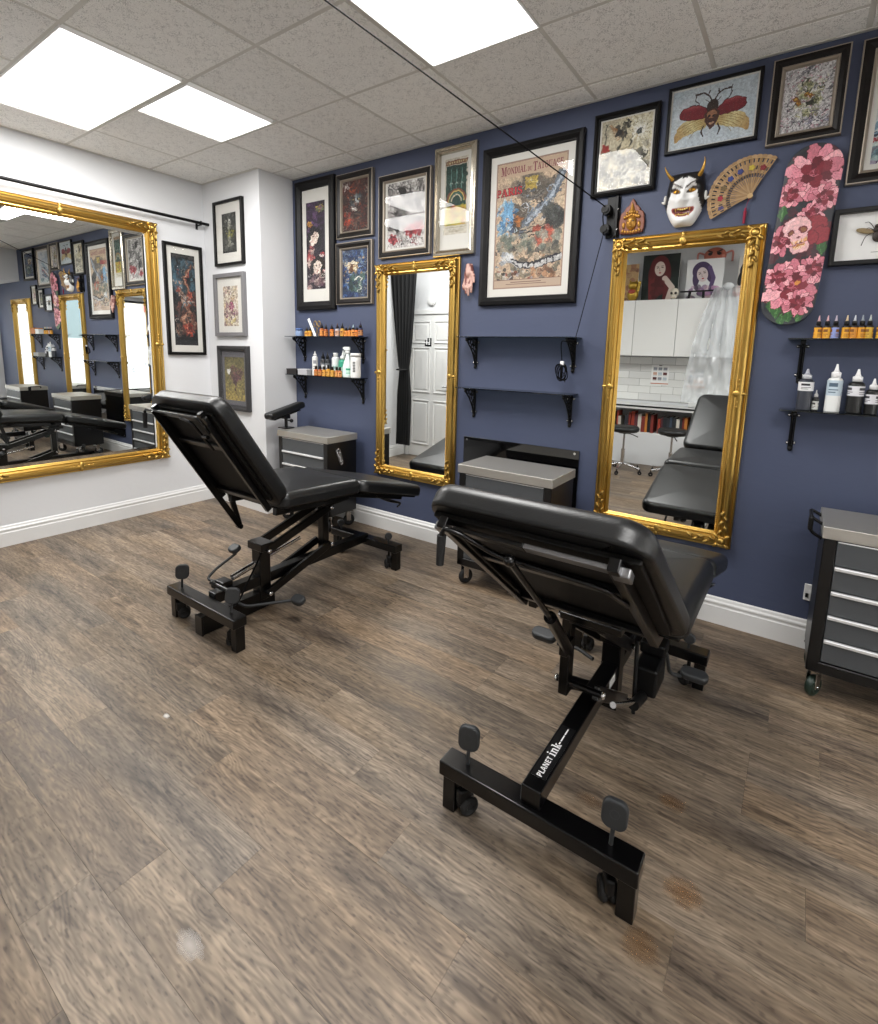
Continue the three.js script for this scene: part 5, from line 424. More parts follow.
// ---------------------------------------------------------------- drawer trolleys with steel tops
function trolley(x0, z0, w, d, drawers, label, casterMat, opt = {}) {
  const t = thing('drawer_trolley', label, 'trolley', [x0 + w / 2, 0, z0 + d / 2], 0, 'drawer trolleys along the blue wall'), top = 0.786, fz = d / 2;
  mesh('worktop', bx(w + 0.01, 0.052, d + 0.008, 0, top - 0.026, 0, 0.003), M.steelTop, t); const y0 = 0.136, y1 = 0.734, p = 0.045;
  mesh('carcass', [bx(w - 0.004, y1 - y0, d - 0.03, 0, (y0 + y1) / 2, -0.012, 0.004), bx(p, y1 - y0, 0.03, -w / 2 + p / 2 + 0.002, (y0 + y1) / 2, fz - 0.018, 0.005), bx(p, y1 - y0, 0.03, w / 2 - p / 2 - 0.002, (y0 + y1) / 2, fz - 0.018, 0.005), bx(w - 0.004, 0.05, 0.03, 0, y0 + 0.025, fz - 0.018, 0.005)], M.cabinetBlack, t);
  const lo = 0.19, hs = (0.732 - lo) / drawers; for (let k = 0; k < drawers; k++) { const yb = lo + k * hs, last = k === drawers - 1, dr = mesh('drawer', bx(w - 2 * p - 0.008, hs - 0.004, 0.022, 0, yb + hs / 2, fz - 0.016, 0.002), M.drawer, t); mesh('drawer_handle', [last ? bx(w - 2 * p - 0.01, 0.006, 0.012, 0, yb + hs - 0.006, fz - 0.009, 0.002) : bx(w - 2 * p - 0.01, 0.016, 0.018, 0, yb + hs - 0.011, fz - 0.002, 0.004)], M.strip, dr); }
  for (const [sx, sz] of [[-1, 1], [1, 1], [-1, -1], [1, -1]]) { const c = groupIn('caster', t, [sx * (w / 2 - 0.04), 0, sz * (d / 2 - 0.055)]); c.rotation.y = opt.turn ?? (sx * sz) * 0.5; mesh('wheel', [tf(new THREE.TorusGeometry(0.032, 0.017, 10, 24), [0, 0.049, 0], [0, PI / 2, 0]), rod([-0.012, 0.047, 0], [0.012, 0.047, 0], 0.03, 20)], casterMat, c); mesh('fork', [bx(0.004, 0.075, 0.036, -0.02, 0.082, 0.006, 0.001), bx(0.004, 0.075, 0.036, 0.02, 0.082, 0.006, 0.001), bx(0.06, 0.008, 0.06, 0, 0.128, 0, 0.002), rod([-0.024, 0.047, 0], [0.024, 0.047, 0], 0.007, 12)], M.chrome, c); }
  if (opt.handle) mesh('side_handle', [tube([[-w / 2, 0.765, 0.07], [-w / 2 - 0.045, 0.79, 0.07], [-w / 2 - 0.045, 0.79, -0.08], [-w / 2, 0.765, -0.08]], 0.007, 8), tube([[-w / 2, 0.700, 0.06], [-w / 2 - 0.045, 0.725, 0.06], [-w / 2 - 0.045, 0.79, 0.07]], 0.007, 8), bx(0.018, 0.06, 0.035, -w / 2 - 0.045, 0.762, 0.065, 0.006)], M.blackPlastic, t);
  if (opt.holder) { const g = []; for (let k = 0; k < 5; k++) g.push(tf(new THREE.TorusGeometry(0.022 - k * 0.001, 0.003, 6, 16), [w / 2 + 0.006, 0.66 - k * 0.022, 0.05 - k * 0.008], [0, PI / 2, 0])); mesh('wire_holder', g, M.chrome, t); }
  return t; }
trolley(-3.555, 0.062, 0.60, 0.325, 5, 'steel-topped drawer trolley in the corner, below the small armrest', M.rubber, { holder: true });
trolley(-1.662, 0.158, 0.61, 0.342, 5, 'steel-topped drawer trolley before the glossy black panel', M.rubber);
trolley(0.152, 0.158, 0.62, 0.342, 5, 'steel-topped drawer trolley at the right photo edge, with side handle', std(0x15271f, 0.4), { handle: true });
{ const t = thing('armrest', 'black padded armrest tilted on a short post above the corner trolley', 'armrest', [-3.59, 0.786, 0.28]); const pad = mesh('pad', bx(0.1, 0.056, 0.4, 0, 0, 0, 0.022), M.leather, t); pad.position.set(0.04, 0.158, 0.03); pad.rotation.set(R(11), R(6), 0); mesh('pad_board', bx(0.07, 0.012, 0.3, 0, 0, 0, 0.002), M.board, t).position.set(0.04, 0.122, 0.03); t.children[1].rotation.set(R(11), R(6), 0);
  mesh('post', [rod([0.01, 0, 0], [0.01, 0.1, 0], 0.014, 14), bx(0.05, 0.03, 0.06, 0.02, 0.1, 0.01, 0.004)], M.blackSteel, t); mesh('base_plate', bx(0.1, 0.01, 0.1, 0.01, 0.005, 0), M.blackSteel, t); mesh('clamp_knob', [rod([0.03, 0.07, 0.0], [0.075, 0.07, 0.0], 0.006, 8), ball(0.016, 0.016, 0.016, 0.082, 0.07, 0.0)], M.blackPlastic, t); }
// ---------------------------------------------------------------- tattoo couches
function crowned(w, l, t, rc, re, flip) { // cushion with a finely divided, slightly domed top
  const pos = [], uv = [], idx = [], n = 40, m = 10; const per = []; const add = (cx, cy, a0) => { for (let k = 0; k <= 7; k++) { const a = a0 + k / 7 * PI / 2; per.push([cx + Math.cos(a) * rc, cy + Math.sin(a) * rc, Math.cos(a), Math.sin(a)]); } };
  add(w / 2 - rc, l - rc, 0); add(-w / 2 + rc, l - rc, PI / 2); add(-w / 2 + rc, rc, PI); add(w / 2 - rc, rc, PI * 1.5); const N = per.length, rows = [];
  const prof = []; prof.push([0.35, 0]); prof.push([re * 0.15, 0]); for (let k = 0; k <= m; k++) { const a = PI / 2 * k / m; prof.push([re * 0.35 * (1 - Math.sin(a)), -re * 0.35 * (1 - Math.cos(a)) - 0.0005]); } for (let k = 0; k <= m; k++) { const a = PI / 2 * k / m; prof.push([re * (1 - Math.cos(a)), -t + re * (1 - Math.sin(a))]); } for (let k = 1; k <= 8; k++) prof.push([re + (0.5 * Math.min(w, l) - re) * k / 8 * 0.999, null]);
  for (const [ins, z] of prof) { for (const [x, y, nx, ny] of per) { let X, Y; if (ins <= rc * 0.9) { X = x - nx * ins; Y = y - ny * ins; } else { const f = 1 - (ins - rc * 0.9) / (0.5 * Math.min(w, l) - rc * 0.9), bx0 = x - nx * rc * 0.9, by0 = y - ny * rc * 0.9 - l / 2, q = Math.max(0, l - w) / 2, cy = Math.max(-q, Math.min(q, by0)), q2 = Math.max(0, w - l) / 2, cx = Math.max(-q2, Math.min(q2, bx0)); X = cx + (bx0 - cx) * f; Y = l / 2 + cy + (by0 - cy) * f; } let Z = z; if (z === null) { const u = Math.min(1, Math.max(0, (0.5 * w - Math.abs(X)) / (0.4 * w))), v = Math.min(1, Math.max(0, (0.5 * l - Math.abs(Y - l / 2)) / (0.35 * l))); Z = -t - 0.012 * Math.sin(u * PI / 2) * Math.sin(v * PI / 2); } pos.push(X, Y, Z); uv.push(X + Z, Y + Z); } rows.push(0); }
  for (let j = 0; j < prof.length - 1; j++) for (let i = 0; i < N; i++) { const a = j * N + i, b = j * N + (i + 1) % N, c = a + N, d = b + N; flip ? idx.push(a, b, c, b, d, c) : idx.push(a, c, b, b, c, d); }
  if (flip) for (let i = 2; i < pos.length; i += 3) pos[i] = -pos[i];
  const g = new THREE.BufferGeometry(); g.setAttribute('position', new THREE.Float32BufferAttribute(pos, 3)); g.setAttribute('uv', new THREE.Float32BufferAttribute(uv, 2)); g.setIndex(idx); g.computeVertexNormals(); return g; }
const decal = canvasTex(512, 96, (c, w, h) => { c.fillStyle = '#08080a'; c.fillRect(0, 0, w, h); c.fillStyle = '#f2f2f2'; c.font = 'bold 50px sans-serif'; c.textBaseline = 'middle'; c.fillText('PLANET', 8, 50); c.font = 'bold 74px serif'; c.fillText('ink', 206, 44); for (const [x, l] of [[326, 24], [358, 64], [430, 60]]) c.fillRect(x, 46, l, 9); });
function couch(o) { // origin on the floor under the head-end foot bar; head end towards +z
  const t = thing('tattoo_couch', o.label, 'tattoo chair', [o.x, 0, o.z], 0, 'black tattoo couches'), S = M.blackSteel, L = o.L, bt = 0.178;
  // H-shaped base
  for (const [z, knob] of [[0, true], [-L, true]]) { mesh('foot_bar', bx(0.615, 0.05, 0.075, 0, bt - 0.025, z, 0.006), S, t);
    for (const s of [-1, 1]) { mesh('foot', bx(0.046, 0.13, 0.05, s * 0.278, 0.065, z - 0.004, 0.004), S, t);
      const c = groupIn('caster', t, [s * 0.225, 0, z + (z ? 0.01 : -0.01)]); mesh('caster_wheel', [tf(new THREE.TorusGeometry(0.02, 0.012, 10, 20), [-0.013, 0.034, 0], [0, PI / 2, 0]), tf(new THREE.TorusGeometry(0.02, 0.012, 10, 20), [0.013, 0.034, 0], [0, PI / 2, 0]), rod([-0.02, 0.034, 0], [0.02, 0.034, 0], 0.022, 18)], M.rubber, c); mesh('caster_fork', [bx(0.03, 0.05, 0.05, 0, 0.07, 0.012, 0.01), rod([0, 0.09, 0.012], [0, 0.13, 0.012], 0.008, 10)], M.blackPlastic, c); c.rotation.y = s * 0.5 + (z ? 0.4 : 0);
      const k = groupIn('brake_pedal', t, [s * 0.225, bt, z + (z ? 0.01 : -0.005)]); k.rotation.set(z ? 0.1 : -0.12, o.padTurn[s < 0 ? 0 : 1], s < 0 ? 0.04 : -0.02); const gy = z ? 0.05 : 0.086; mesh('pedal_stalk', rod([0, -0.004, 0], [0, gy - 0.02, 0], 0.006, 10), M.greyPlastic, k); mesh('pedal_pad', slab(rrShape(z ? 0.05 : 0.068, z ? 0.05 : 0.08, 0.0245, 0, gy), 0.022, 0.007, 4).translate(0, 0, -0.01), M.greyPlastic, k); mesh('pedal_boss', tf(new THREE.TorusGeometry(0.012, 0.0016, 6, 20), [0, gy + 0.004, 0.0112]), M.greyPlastic, k); } }
  const top = bt + 0.058; mesh('base_beam', o.skid ? bx(0.062, 0.058, L - 0.04, 0, bt - 0.006, -L / 2 - 0.02, 0.005) : bx(0.062, 0.058, L + 0.04, 0, bt + 0.029, -L / 2, 0.005), S, t);
  if (o.decal) { mesh('maker_decal', tf(new THREE.BoxGeometry(0.25, 0.0006, 0.047), [0, top + 0.0004, -0.155], [0, PI / 2, 0]), std(0xffffff, 0.4, 0, { map: decal }), t); mesh('spec_label', tf(bx(0.0006, 0.035, 0.075, 0.0314, bt + 0.03, -0.66, 0)), M.paper, t); }
  if (o.skid) mesh('floor_skid', [bx(0.06, 0.1, 0.44, 0, 0.052, -0.19, 0.004), bx(0.064, 0.104, 0.01, 0, 0.052, 0.034, 0.002)], S, t);
  // lifting parallelogram: fixed post, two pairs of arms, moving carrier
  const P = o.post, C = o.carrier; // [z, yLow, yHigh]
  mesh('lift_post', [bx(0.075, P[2] + 0.02 - P[1] + 0.05, 0.07, 0, (P[1] + P[2]) / 2 - 0.01, P[0], 0.005), bx(0.13, 0.045, 0.085, 0, P[2] + 0.02, P[0], 0.006)], S, t);
  mesh('seat_carrier', [bx(o.cx ? 0.034 : 0.05, C[2] - C[1] + 0.1, 0.05, o.cx ?? 0, (C[1] + C[2]) / 2 + 0.01, C[0], 0.005), bx(0.2, 0.024, 0.14, o.ux ?? 0, C[2] + 0.034, C[0], 0.004), bx(0.12, o.seatY - 0.1 - C[2], 0.09, o.sx ?? 0, (C[2] + o.seatY - 0.1) / 2, C[0], 0.004)], S, t);
  for (const s of [-1, 1]) { mesh('lift_arm', beam([s * 0.058, P[2], P[0]], [s * 0.058, C[2], C[0]], 0.022, 0.048), S, t); mesh('lift_arm', beam([s * 0.058, P[1], P[0]], [s * 0.058, C[1], C[0]], 0.022, 0.048), S, t); }
  for (const [z, y] of [[P[0], P[1]], [P[0], P[2]], [C[0], C[1]], [C[0], C[2]]]) { mesh('pivot_pin', rod([-0.082, y, z], [0.082, y, z], 0.011, 14), S, t); mesh('pin_cap', [ball(0.0135, 0.0135, 0.008, 0, 0, 0, 12)].map((g) => tf(g, [0.082, y, z], [0, PI / 2, 0])), M.chrome, t); mesh('pin_cap', tf(ball(0.0135, 0.0135, 0.008, 0, 0, 0, 12), [-0.082, y, z], [0, PI / 2, 0]), M.chrome, t); }
  for (const g of o.gear ?? []) mesh(g[0], g[1], g[2], t);
  // seat and leg cushions
  const cw = o.cw ?? 0.595, hinge = [o.hy ?? o.seatY - 0.045, o.hz], sl = o.sl ?? 0.575, seatA = Math.atan2(o.seatDrop, sl);
  const seat = groupIn('seat', t, [o.sx ?? 0, o.seatY - 0.085, o.hz + (o.so ?? 0.01)]); // local +y runs to the foot end, -z is up
  seat.rotation.set(-PI / 2 - seatA, 0, 0); // y -> -z world, z -> +y
  mesh('seat_cushion', crowned(cw, sl, 0.085, 0.045, 0.042, true), M.leather, seat); mesh('seat_board', bx(0.54, sl - 0.05, 0.016, 0, sl / 2, -0.008, 0.003), M.board, seat); mesh('seat_rail', [bx(0.03, sl - 0.04, 0.04, -0.2, sl / 2, -0.034, 0.003), bx(0.03, sl - 0.04, 0.04, 0.2, sl / 2, -0.034, 0.003), bx(0.43, 0.04, 0.03, 0, 0.1, -0.03, 0.003), bx(0.43, 0.04, 0.03, 0, sl - 0.1, -0.03, 0.003)], S, seat);
  const fl = o.fl ?? 0.575, fy = o.seatY - 0.085 - Math.sin(seatA) * sl, fz = o.hz + (o.so ?? 0.01) - Math.cos(seatA) * sl;
  const leg = groupIn('leg_rest', t, [o.sx ?? 0, fy, fz]); leg.rotation.set(-PI / 2 - o.legA, 0, 0); mesh('leg_cushion', crowned(cw, fl, 0.075, 0.06, 0.036, true), M.leather, leg); mesh('leg_board', bx(0.52, fl - 0.06, 0.016, 0, fl / 2, -0.008, 0.003), M.board, leg); mesh('leg_rail', [bx(0.025, fl - 0.12, 0.03, -0.18, fl / 2 - 0.03, -0.03, 0.003), bx(0.025, fl - 0.12, 0.03, 0.18, fl / 2 - 0.03, -0.03, 0.003)], S, leg); mesh('leg_handle', tube([[0.15, fl - 0.3, -0.04], [0.15, fl - 0.03, -0.075], [-0.15, fl - 0.03, -0.075], [-0.15, fl - 0.3, -0.04]], 0.0065, 8), S, leg); mesh('leg_catch', tube([[0.2, fl * 0.4, -0.03], [0.26, fl * 0.5, -0.05], [0.26, fl * 0.72, -0.06], [0.23, fl * 0.72, -0.09]], 0.006, 8), S, leg);
  // backrest: local +y runs up the back, +z is the underside
  const b = groupIn('backrest', t, [o.ux ?? 0, hinge[0], hinge[1]]); b.rotation.x = PI / 2 - o.backA; const bl = o.bl;
  mesh('back_cushion', crowned(cw, bl, o.bt ?? 0.085, 0.075, Math.min(0.042, (o.bt ?? 0.085) * 0.5)).translate(0, 0.0, 0), M.leather, b);
  { const q = b.children[0].geometry.attributes.position; for (let i = 0; i < q.count; i++) q.setX(i, q.getX(i) * (1 - (o.taper ?? 0.02) * 2 * q.getY(i) / bl * 0.85)); }
  mesh('back_board', bx(0.5, bl - 0.1, 0.014, 0, bl / 2, 0.007, 0.003), M.board, b); mesh('back_rail', [bx(0.024, bl - 0.02, 0.03, -0.205, bl / 2 - 0.02, 0.03, 0.003), bx(0.024, bl - 0.02, 0.03, 0.205, bl / 2 - 0.02, 0.03, 0.003), bx(0.41, 0.03, 0.02, 0, 0.05, 0.026, 0.003)], S, b); mesh('cross_rail', bx(0.4, 0.028, 0.02, 0, bl * 0.62, 0.024, 0.003), S, b);
  mesh('head_rail', bx(0.22, 0.03, 0.012, -0.11, bl - 0.07, 0.03, 0.003), S, b); mesh('head_rail', bx(0.22, 0.03, 0.012, 0.11, bl - 0.07, 0.03, 0.003), o.headRail ?? S, b); for (const s of [-1, 1]) mesh('rail_bracket', bx(0.04, 0.04, 0.022, s * 0.215, bl - 0.07, 0.034, 0.004), o.headRail ?? S, b);
  const gx = o.barX ?? -0.25, by = bl - (o.barX ? 0.025 : 0.05), dn = [-Math.sin(o.backA), Math.cos(o.backA)], gp = (k) => [gx - 0.045 - k * 0.05, by + dn[0] * k, 0.045 + dn[1] * k]; mesh('release_bar', tube(o.barX ? [[0.2, bl - 0.25, 0.05], [0.165, bl - 0.15, 0.052], [gx + 0.06, bl - 0.125, 0.05], [gx, by - 0.02, 0.045], gp(0), gp(0.03)] : [[0.2, bl - 0.14, 0.05], [0.19, by, 0.045], [gx, by, 0.045], gp(0), gp(0.03)], 0.0065, 9), S, b); mesh('release_grip', rod(gp(0.02), gp(0.095), 0.0115, 12, 0.0095), M.rubber, b);
  for (const s of o.tails) { const y0 = -o.tail, tz = o.tailZ ?? 0.06, pts = [[s * 0.2, bl * 0.93, o.tailZ ?? 0.045], [s * 0.2, y0, tz]]; mesh('tail_bar', [beam(pts[0], pts[1], o.tailZ ? 0.036 : 0.012, o.tailZ ? 0.008 : 0.032, 0.002)], o.tailMat ?? S, b); mesh('tail_pivot', rod([s * 0.19, y0, tz], [s * 0.225, y0, tz], 0.014, 12), S, b); if (o.tail > 0.05) mesh('tail_link', beam([s * 0.205, y0, 0.06], [s * 0.205, 0.0, -0.02], 0.016, 0.03, 0.002), S, b); }
  if (o.rod) mesh('lock_rod', [tube([[0.02, bl - 0.07, 0.045], [0.11, bl - 0.08, 0.05], [0.13, bl * 0.62, 0.05]], 0.007, 8), rod([0.125, bl * 0.75, 0.05], [0.165, bl * 0.75, 0.05], 0.009, 10)], S, b);
  return t;
}
couch({ x: -2.385, z: 1.762, L: 1.196, label: 'black tattoo couch with raised backrest, in front of the corner trolley', post: [-0.345, 0.10, 0.35], carrier: [-0.81, 0.25, 0.49], seatY: 0.735, hy: 0.66, cw: 0.605, fl: 0.63, seatDrop: 0.035, hz: -0.275, so: 0.0, legA: R(14.5), backA: R(57), bl: 0.66, tails: [-1], tail: 0.235, padTurn: [0.9, 0.9], rod: true, skid: true,
  gear: [['lift_ram', [rod([0.0, 0.27, -0.30], [0, 0.33, -0.62], 0.011, 12), rod([0, 0.24, -0.16], [0, 0.28, -0.36], 0.017, 12)], M.chrome], ['motor_box', [bx(0.045, 0.04, 0.06, -0.07, 0.2, -0.12, 0.008)], M.blackPlastic],
    ['control_lever', [tube([[-0.03, 0.19, -0.16], [-0.2, 0.185, -0.13], [-0.2, 0.225, -0.19], [-0.17, 0.29, -0.3]], 0.008, 8), slab(rrShape(0.075, 0.06, 0.025), 0.03, 0.01, 4).rotateX(-1.1).translate(-0.175, 0.305, -0.3)], M.greyPlastic],
    ['control_lever', [tube([[0.03, 0.13, -0.14], [0.1, 0.1, -0.17], [0.2, 0.11, -0.28], [0.27, 0.115, -0.36]], 0.008, 8), slab(rrShape(0.085, 0.06, 0.028), 0.032, 0.01, 4).rotateX(-1.2).translate(0.29, 0.105, -0.37)], M.greyPlastic],
    ['cable', tube([[0.05, 0.37, -0.33], [0.08, 0.25, -0.22], [0.13, 0.15, -0.09], [0.16, 0.17, -0.02]], 0.005, 7, false), M.cord],
    ['lever_mount', [bx(0.08, 0.03, 0.06, -0.03, 0.215, -0.13, 0.006), rod([-0.1, 0.205, -0.1], [0.06, 0.205, -0.1], 0.012, 12), ball(0.014, 0.014, 0.014, 0.07, 0.2, -0.1)], M.blackSteel]] });
couch({ x: -0.505, z: 1.862, L: 1.165, label: 'black tattoo couch nearest the camera, lettered beam, backrest seen from behind', post: [-0.765, 0.08, 0.32], carrier: [-0.355, 0.345, 0.585], seatY: 0.73, seatDrop: 0.02, hz: -0.25, so: -0.055, legA: R(16), backA: R(39), bl: 0.665, bt: 0.07, sl: 0.59, fl: 0.62, barX: -0.15, cw: 0.585, taper: 0.05, ux: 0.041, sx: 0.026, cx: -0.05, padTurn: [0.3, 0.12], tails: [-1], tail: -0.10, tailZ: 0.032, tailMat: std(0x2b2723, 0.35, 0.4), decal: true, headRail: std(0x8a8a8c, 0.3, 0.8),
  gear: [['gas_strut', [rod([-0.03, 0.5, -0.30], [0.02, 0.76, 0.0], 0.018, 14), rod([0.02, 0.76, 0.0], [0.02, 1.01, 0.262], 0.008, 12), ball(0.014, 0.014, 0.014, 0.02, 1.01, 0.262)], M.blackSteel],
    ['strut_bracket', [bx(0.03, 0.05, 0.06, -0.04, 0.5, -0.315, 0.004)], M.blackSteel],
    ['motor_box', [bx(0.09, 0.12, 0.17, 0.13, 0.19, -0.84, 0.012), rod([0.13, 0.14, -0.74], [0.125, 0.17, -0.62], 0.02, 16), bx(0.1, 0.05, 0.09, 0.13, 0.28, -0.9, 0.01), rod([0.09, 0.35, -0.76], [0.11, 0.08, -0.7], 0.008, 10)], M.blackPlastic],
    ['lift_ram', rod([0.125, 0.17, -0.64], [0.1, 0.28, -0.42], 0.011, 12), M.chrome],
    ['control_lever', [tube([[-0.05, 0.27, -0.66], [-0.13, 0.27, -0.70], [-0.22, 0.245, -0.72]], 0.008, 8), slab(rrShape(0.11, 0.06, 0.028), 0.034, 0.011, 4).rotateX(-1.25).translate(-0.285, 0.245, -0.73)], M.greyPlastic],
    ['control_lever', [tube([[0.12, 0.26, -0.92], [0.17, 0.24, -0.95], [0.18, 0.12, -1.0], [0.22, 0.1, -1.04]], 0.008, 8), slab(rrShape(0.11, 0.06, 0.028), 0.034, 0.011, 4).rotateX(-1.3).translate(0.27, 0.1, -1.06)], M.greyPlastic]] });
// ---------------------------------------------------------------- the far side of the room, seen in the mirrors
{ const t = new THREE.Group(); t.name = 'door_1'; t.userData.kind = 'structure'; t.position.set((XL + 0.095 + DX) / 2, 0, DZ + 0.02); scene.add(t); const w = DX - XL - 0.095 - 0.006, h = 1.958; // faces -z
  structure('door_leaf', bx(w, h, 0.04, 0, h / 2 + 0.004, 0, 0.002), M.gloss, t); const pw = w / 2 - 0.13;
  for (const s of [-1, 1]) for (const [y0, y1] of [[1.6, 1.85], [0.93, 1.5], [0.2, 0.78]]) { structure('door_panel', tf(ring(pw + 0.05, y1 - y0 + 0.05, [[0, 0], [0.006, 0.010], [0.016, 0.008], [0.022, -0.006], [0.034, -0.008], [0.05, 0.006], [Math.min(pw, y1 - y0) / 2 + 0.02, 0.006]]), [s * (pw / 2 + 0.055), (y0 + y1) / 2, -0.0215], [0, PI, 0]), M.gloss, t); }
  const hd = structure('door_handle', [bx(0.04, 0.15, 0.008, w / 2 - 0.07, 0.98, -0.025, 0.002), tube([[w / 2 - 0.07, 1.0, -0.028], [w / 2 - 0.07, 1.0, -0.06], [w / 2 - 0.18, 1.0, -0.06]], 0.009, 10)], M.chrome, t);
  structure('door_architrave', [bx(w + 0.1, 0.06, 0.014, 0, h + 0.035, -0.03, 0.003), bx(0.05, h, 0.014, -w / 2 - 0.03, h / 2, -0.03, 0.003), bx(0.03, h, 0.014, w / 2 + 0.018, h / 2, -0.03, 0.003)], M.gloss, t);
  const sg = thing('toilet_sign', 'small black toilet sign with two white figures on the white door', 'sign', [-4.175, 1.592, DZ - 0.002]); mesh('sign_plate', bx(0.11, 0.11, 0.005, 0, 0, -0.0025, 0.002), pm(0x101012), sg); for (const s of [-1, 1]) mesh('figure', [ball(0.009, 0.009, 0.002, s * 0.022, 0.034, -0.006), s < 0 ? bx(0.022, 0.055, 0.002, s * 0.022, -0.006, -0.006, 0.001) : tf(new THREE.ConeGeometry(0.018, 0.056, 3), [s * 0.022, -0.006, -0.006], [0, 0, 0], [1, 1, 0.1])], pm(0xf0f0f0), sg);
  const al = thing('smoke_alarm', 'round white alarm above the white panelled door', 'alarm', [-4.12, 2.135, DZ]); mesh('alarm_body', lathe([[0, 0], [0.066, 0], [0.066, 0.02], [0.05, 0.034], [0, 0.036]]).rotateX(-PI / 2), M.gloss, al); mesh('alarm_vent', tf(new THREE.TorusGeometry(0.05, 0.004, 6, 24), [0, 0, -0.024]), pm(0x4a4a4a), al); }
{ // tied black curtain
  const t = thing('curtain', 'black curtain tied back at the waist beside the white door', 'curtain', [-4.345, 0, 2.30]), nu = 90, nv = 60, pos = [], idx = []; const wAt = (y) => { const tie = 1.22, top = 0.215, mid = 0.085, bot = 0.12; return y > tie ? mid + (top - mid) * Math.pow((y - tie) / (2.46 - tie), 0.8) : mid + (bot - mid) * Math.min(1, (tie - y) / 0.35); }, cAt = (y) => (y > 1.22 ? -0.03 + 0.0 * y : -0.02) + 0.02 * Math.sin(y);
  for (let j = 0; j <= nv; j++) for (let i = 0; i <= nu; i++) { const y = 0.2 + 2.26 * j / nv, u = i / nu * 2 - 1, w = wAt(y); pos.push(cAt(y) + u * w, y, Math.sin(u * 19 + Math.sin(y * 2) * 0.4) * (0.03 * (w / 0.21) + 0.012)); } for (let j = 0; j < nv; j++) for (let i = 0; i < nu; i++) { const a = j * (nu + 1) + i, b = a + nu + 1; idx.push(a, b, a + 1, a + 1, b, b + 1); }
  const g = new THREE.BufferGeometry(); g.setAttribute('position', new THREE.Float32BufferAttribute(pos, 3)); g.setIndex(idx); g.computeVertexNormals(); mesh('curtain_cloth', g, std(0x0c0c0e, 0.9, 0, { side: THREE.DoubleSide }), t); mesh('tie_band', tf(new THREE.TorusGeometry(0.075, 0.016, 8, 30), [-0.03, 1.22, 0], [PI / 2, 0, 0], [1, 1, 0.7]), std(0x0a0a0b, 0.8), t); mesh('curtain_pole', rod([-0.28, 2.49, 0], [0.25, 2.49, 0], 0.012, 12), M.iron, t); }
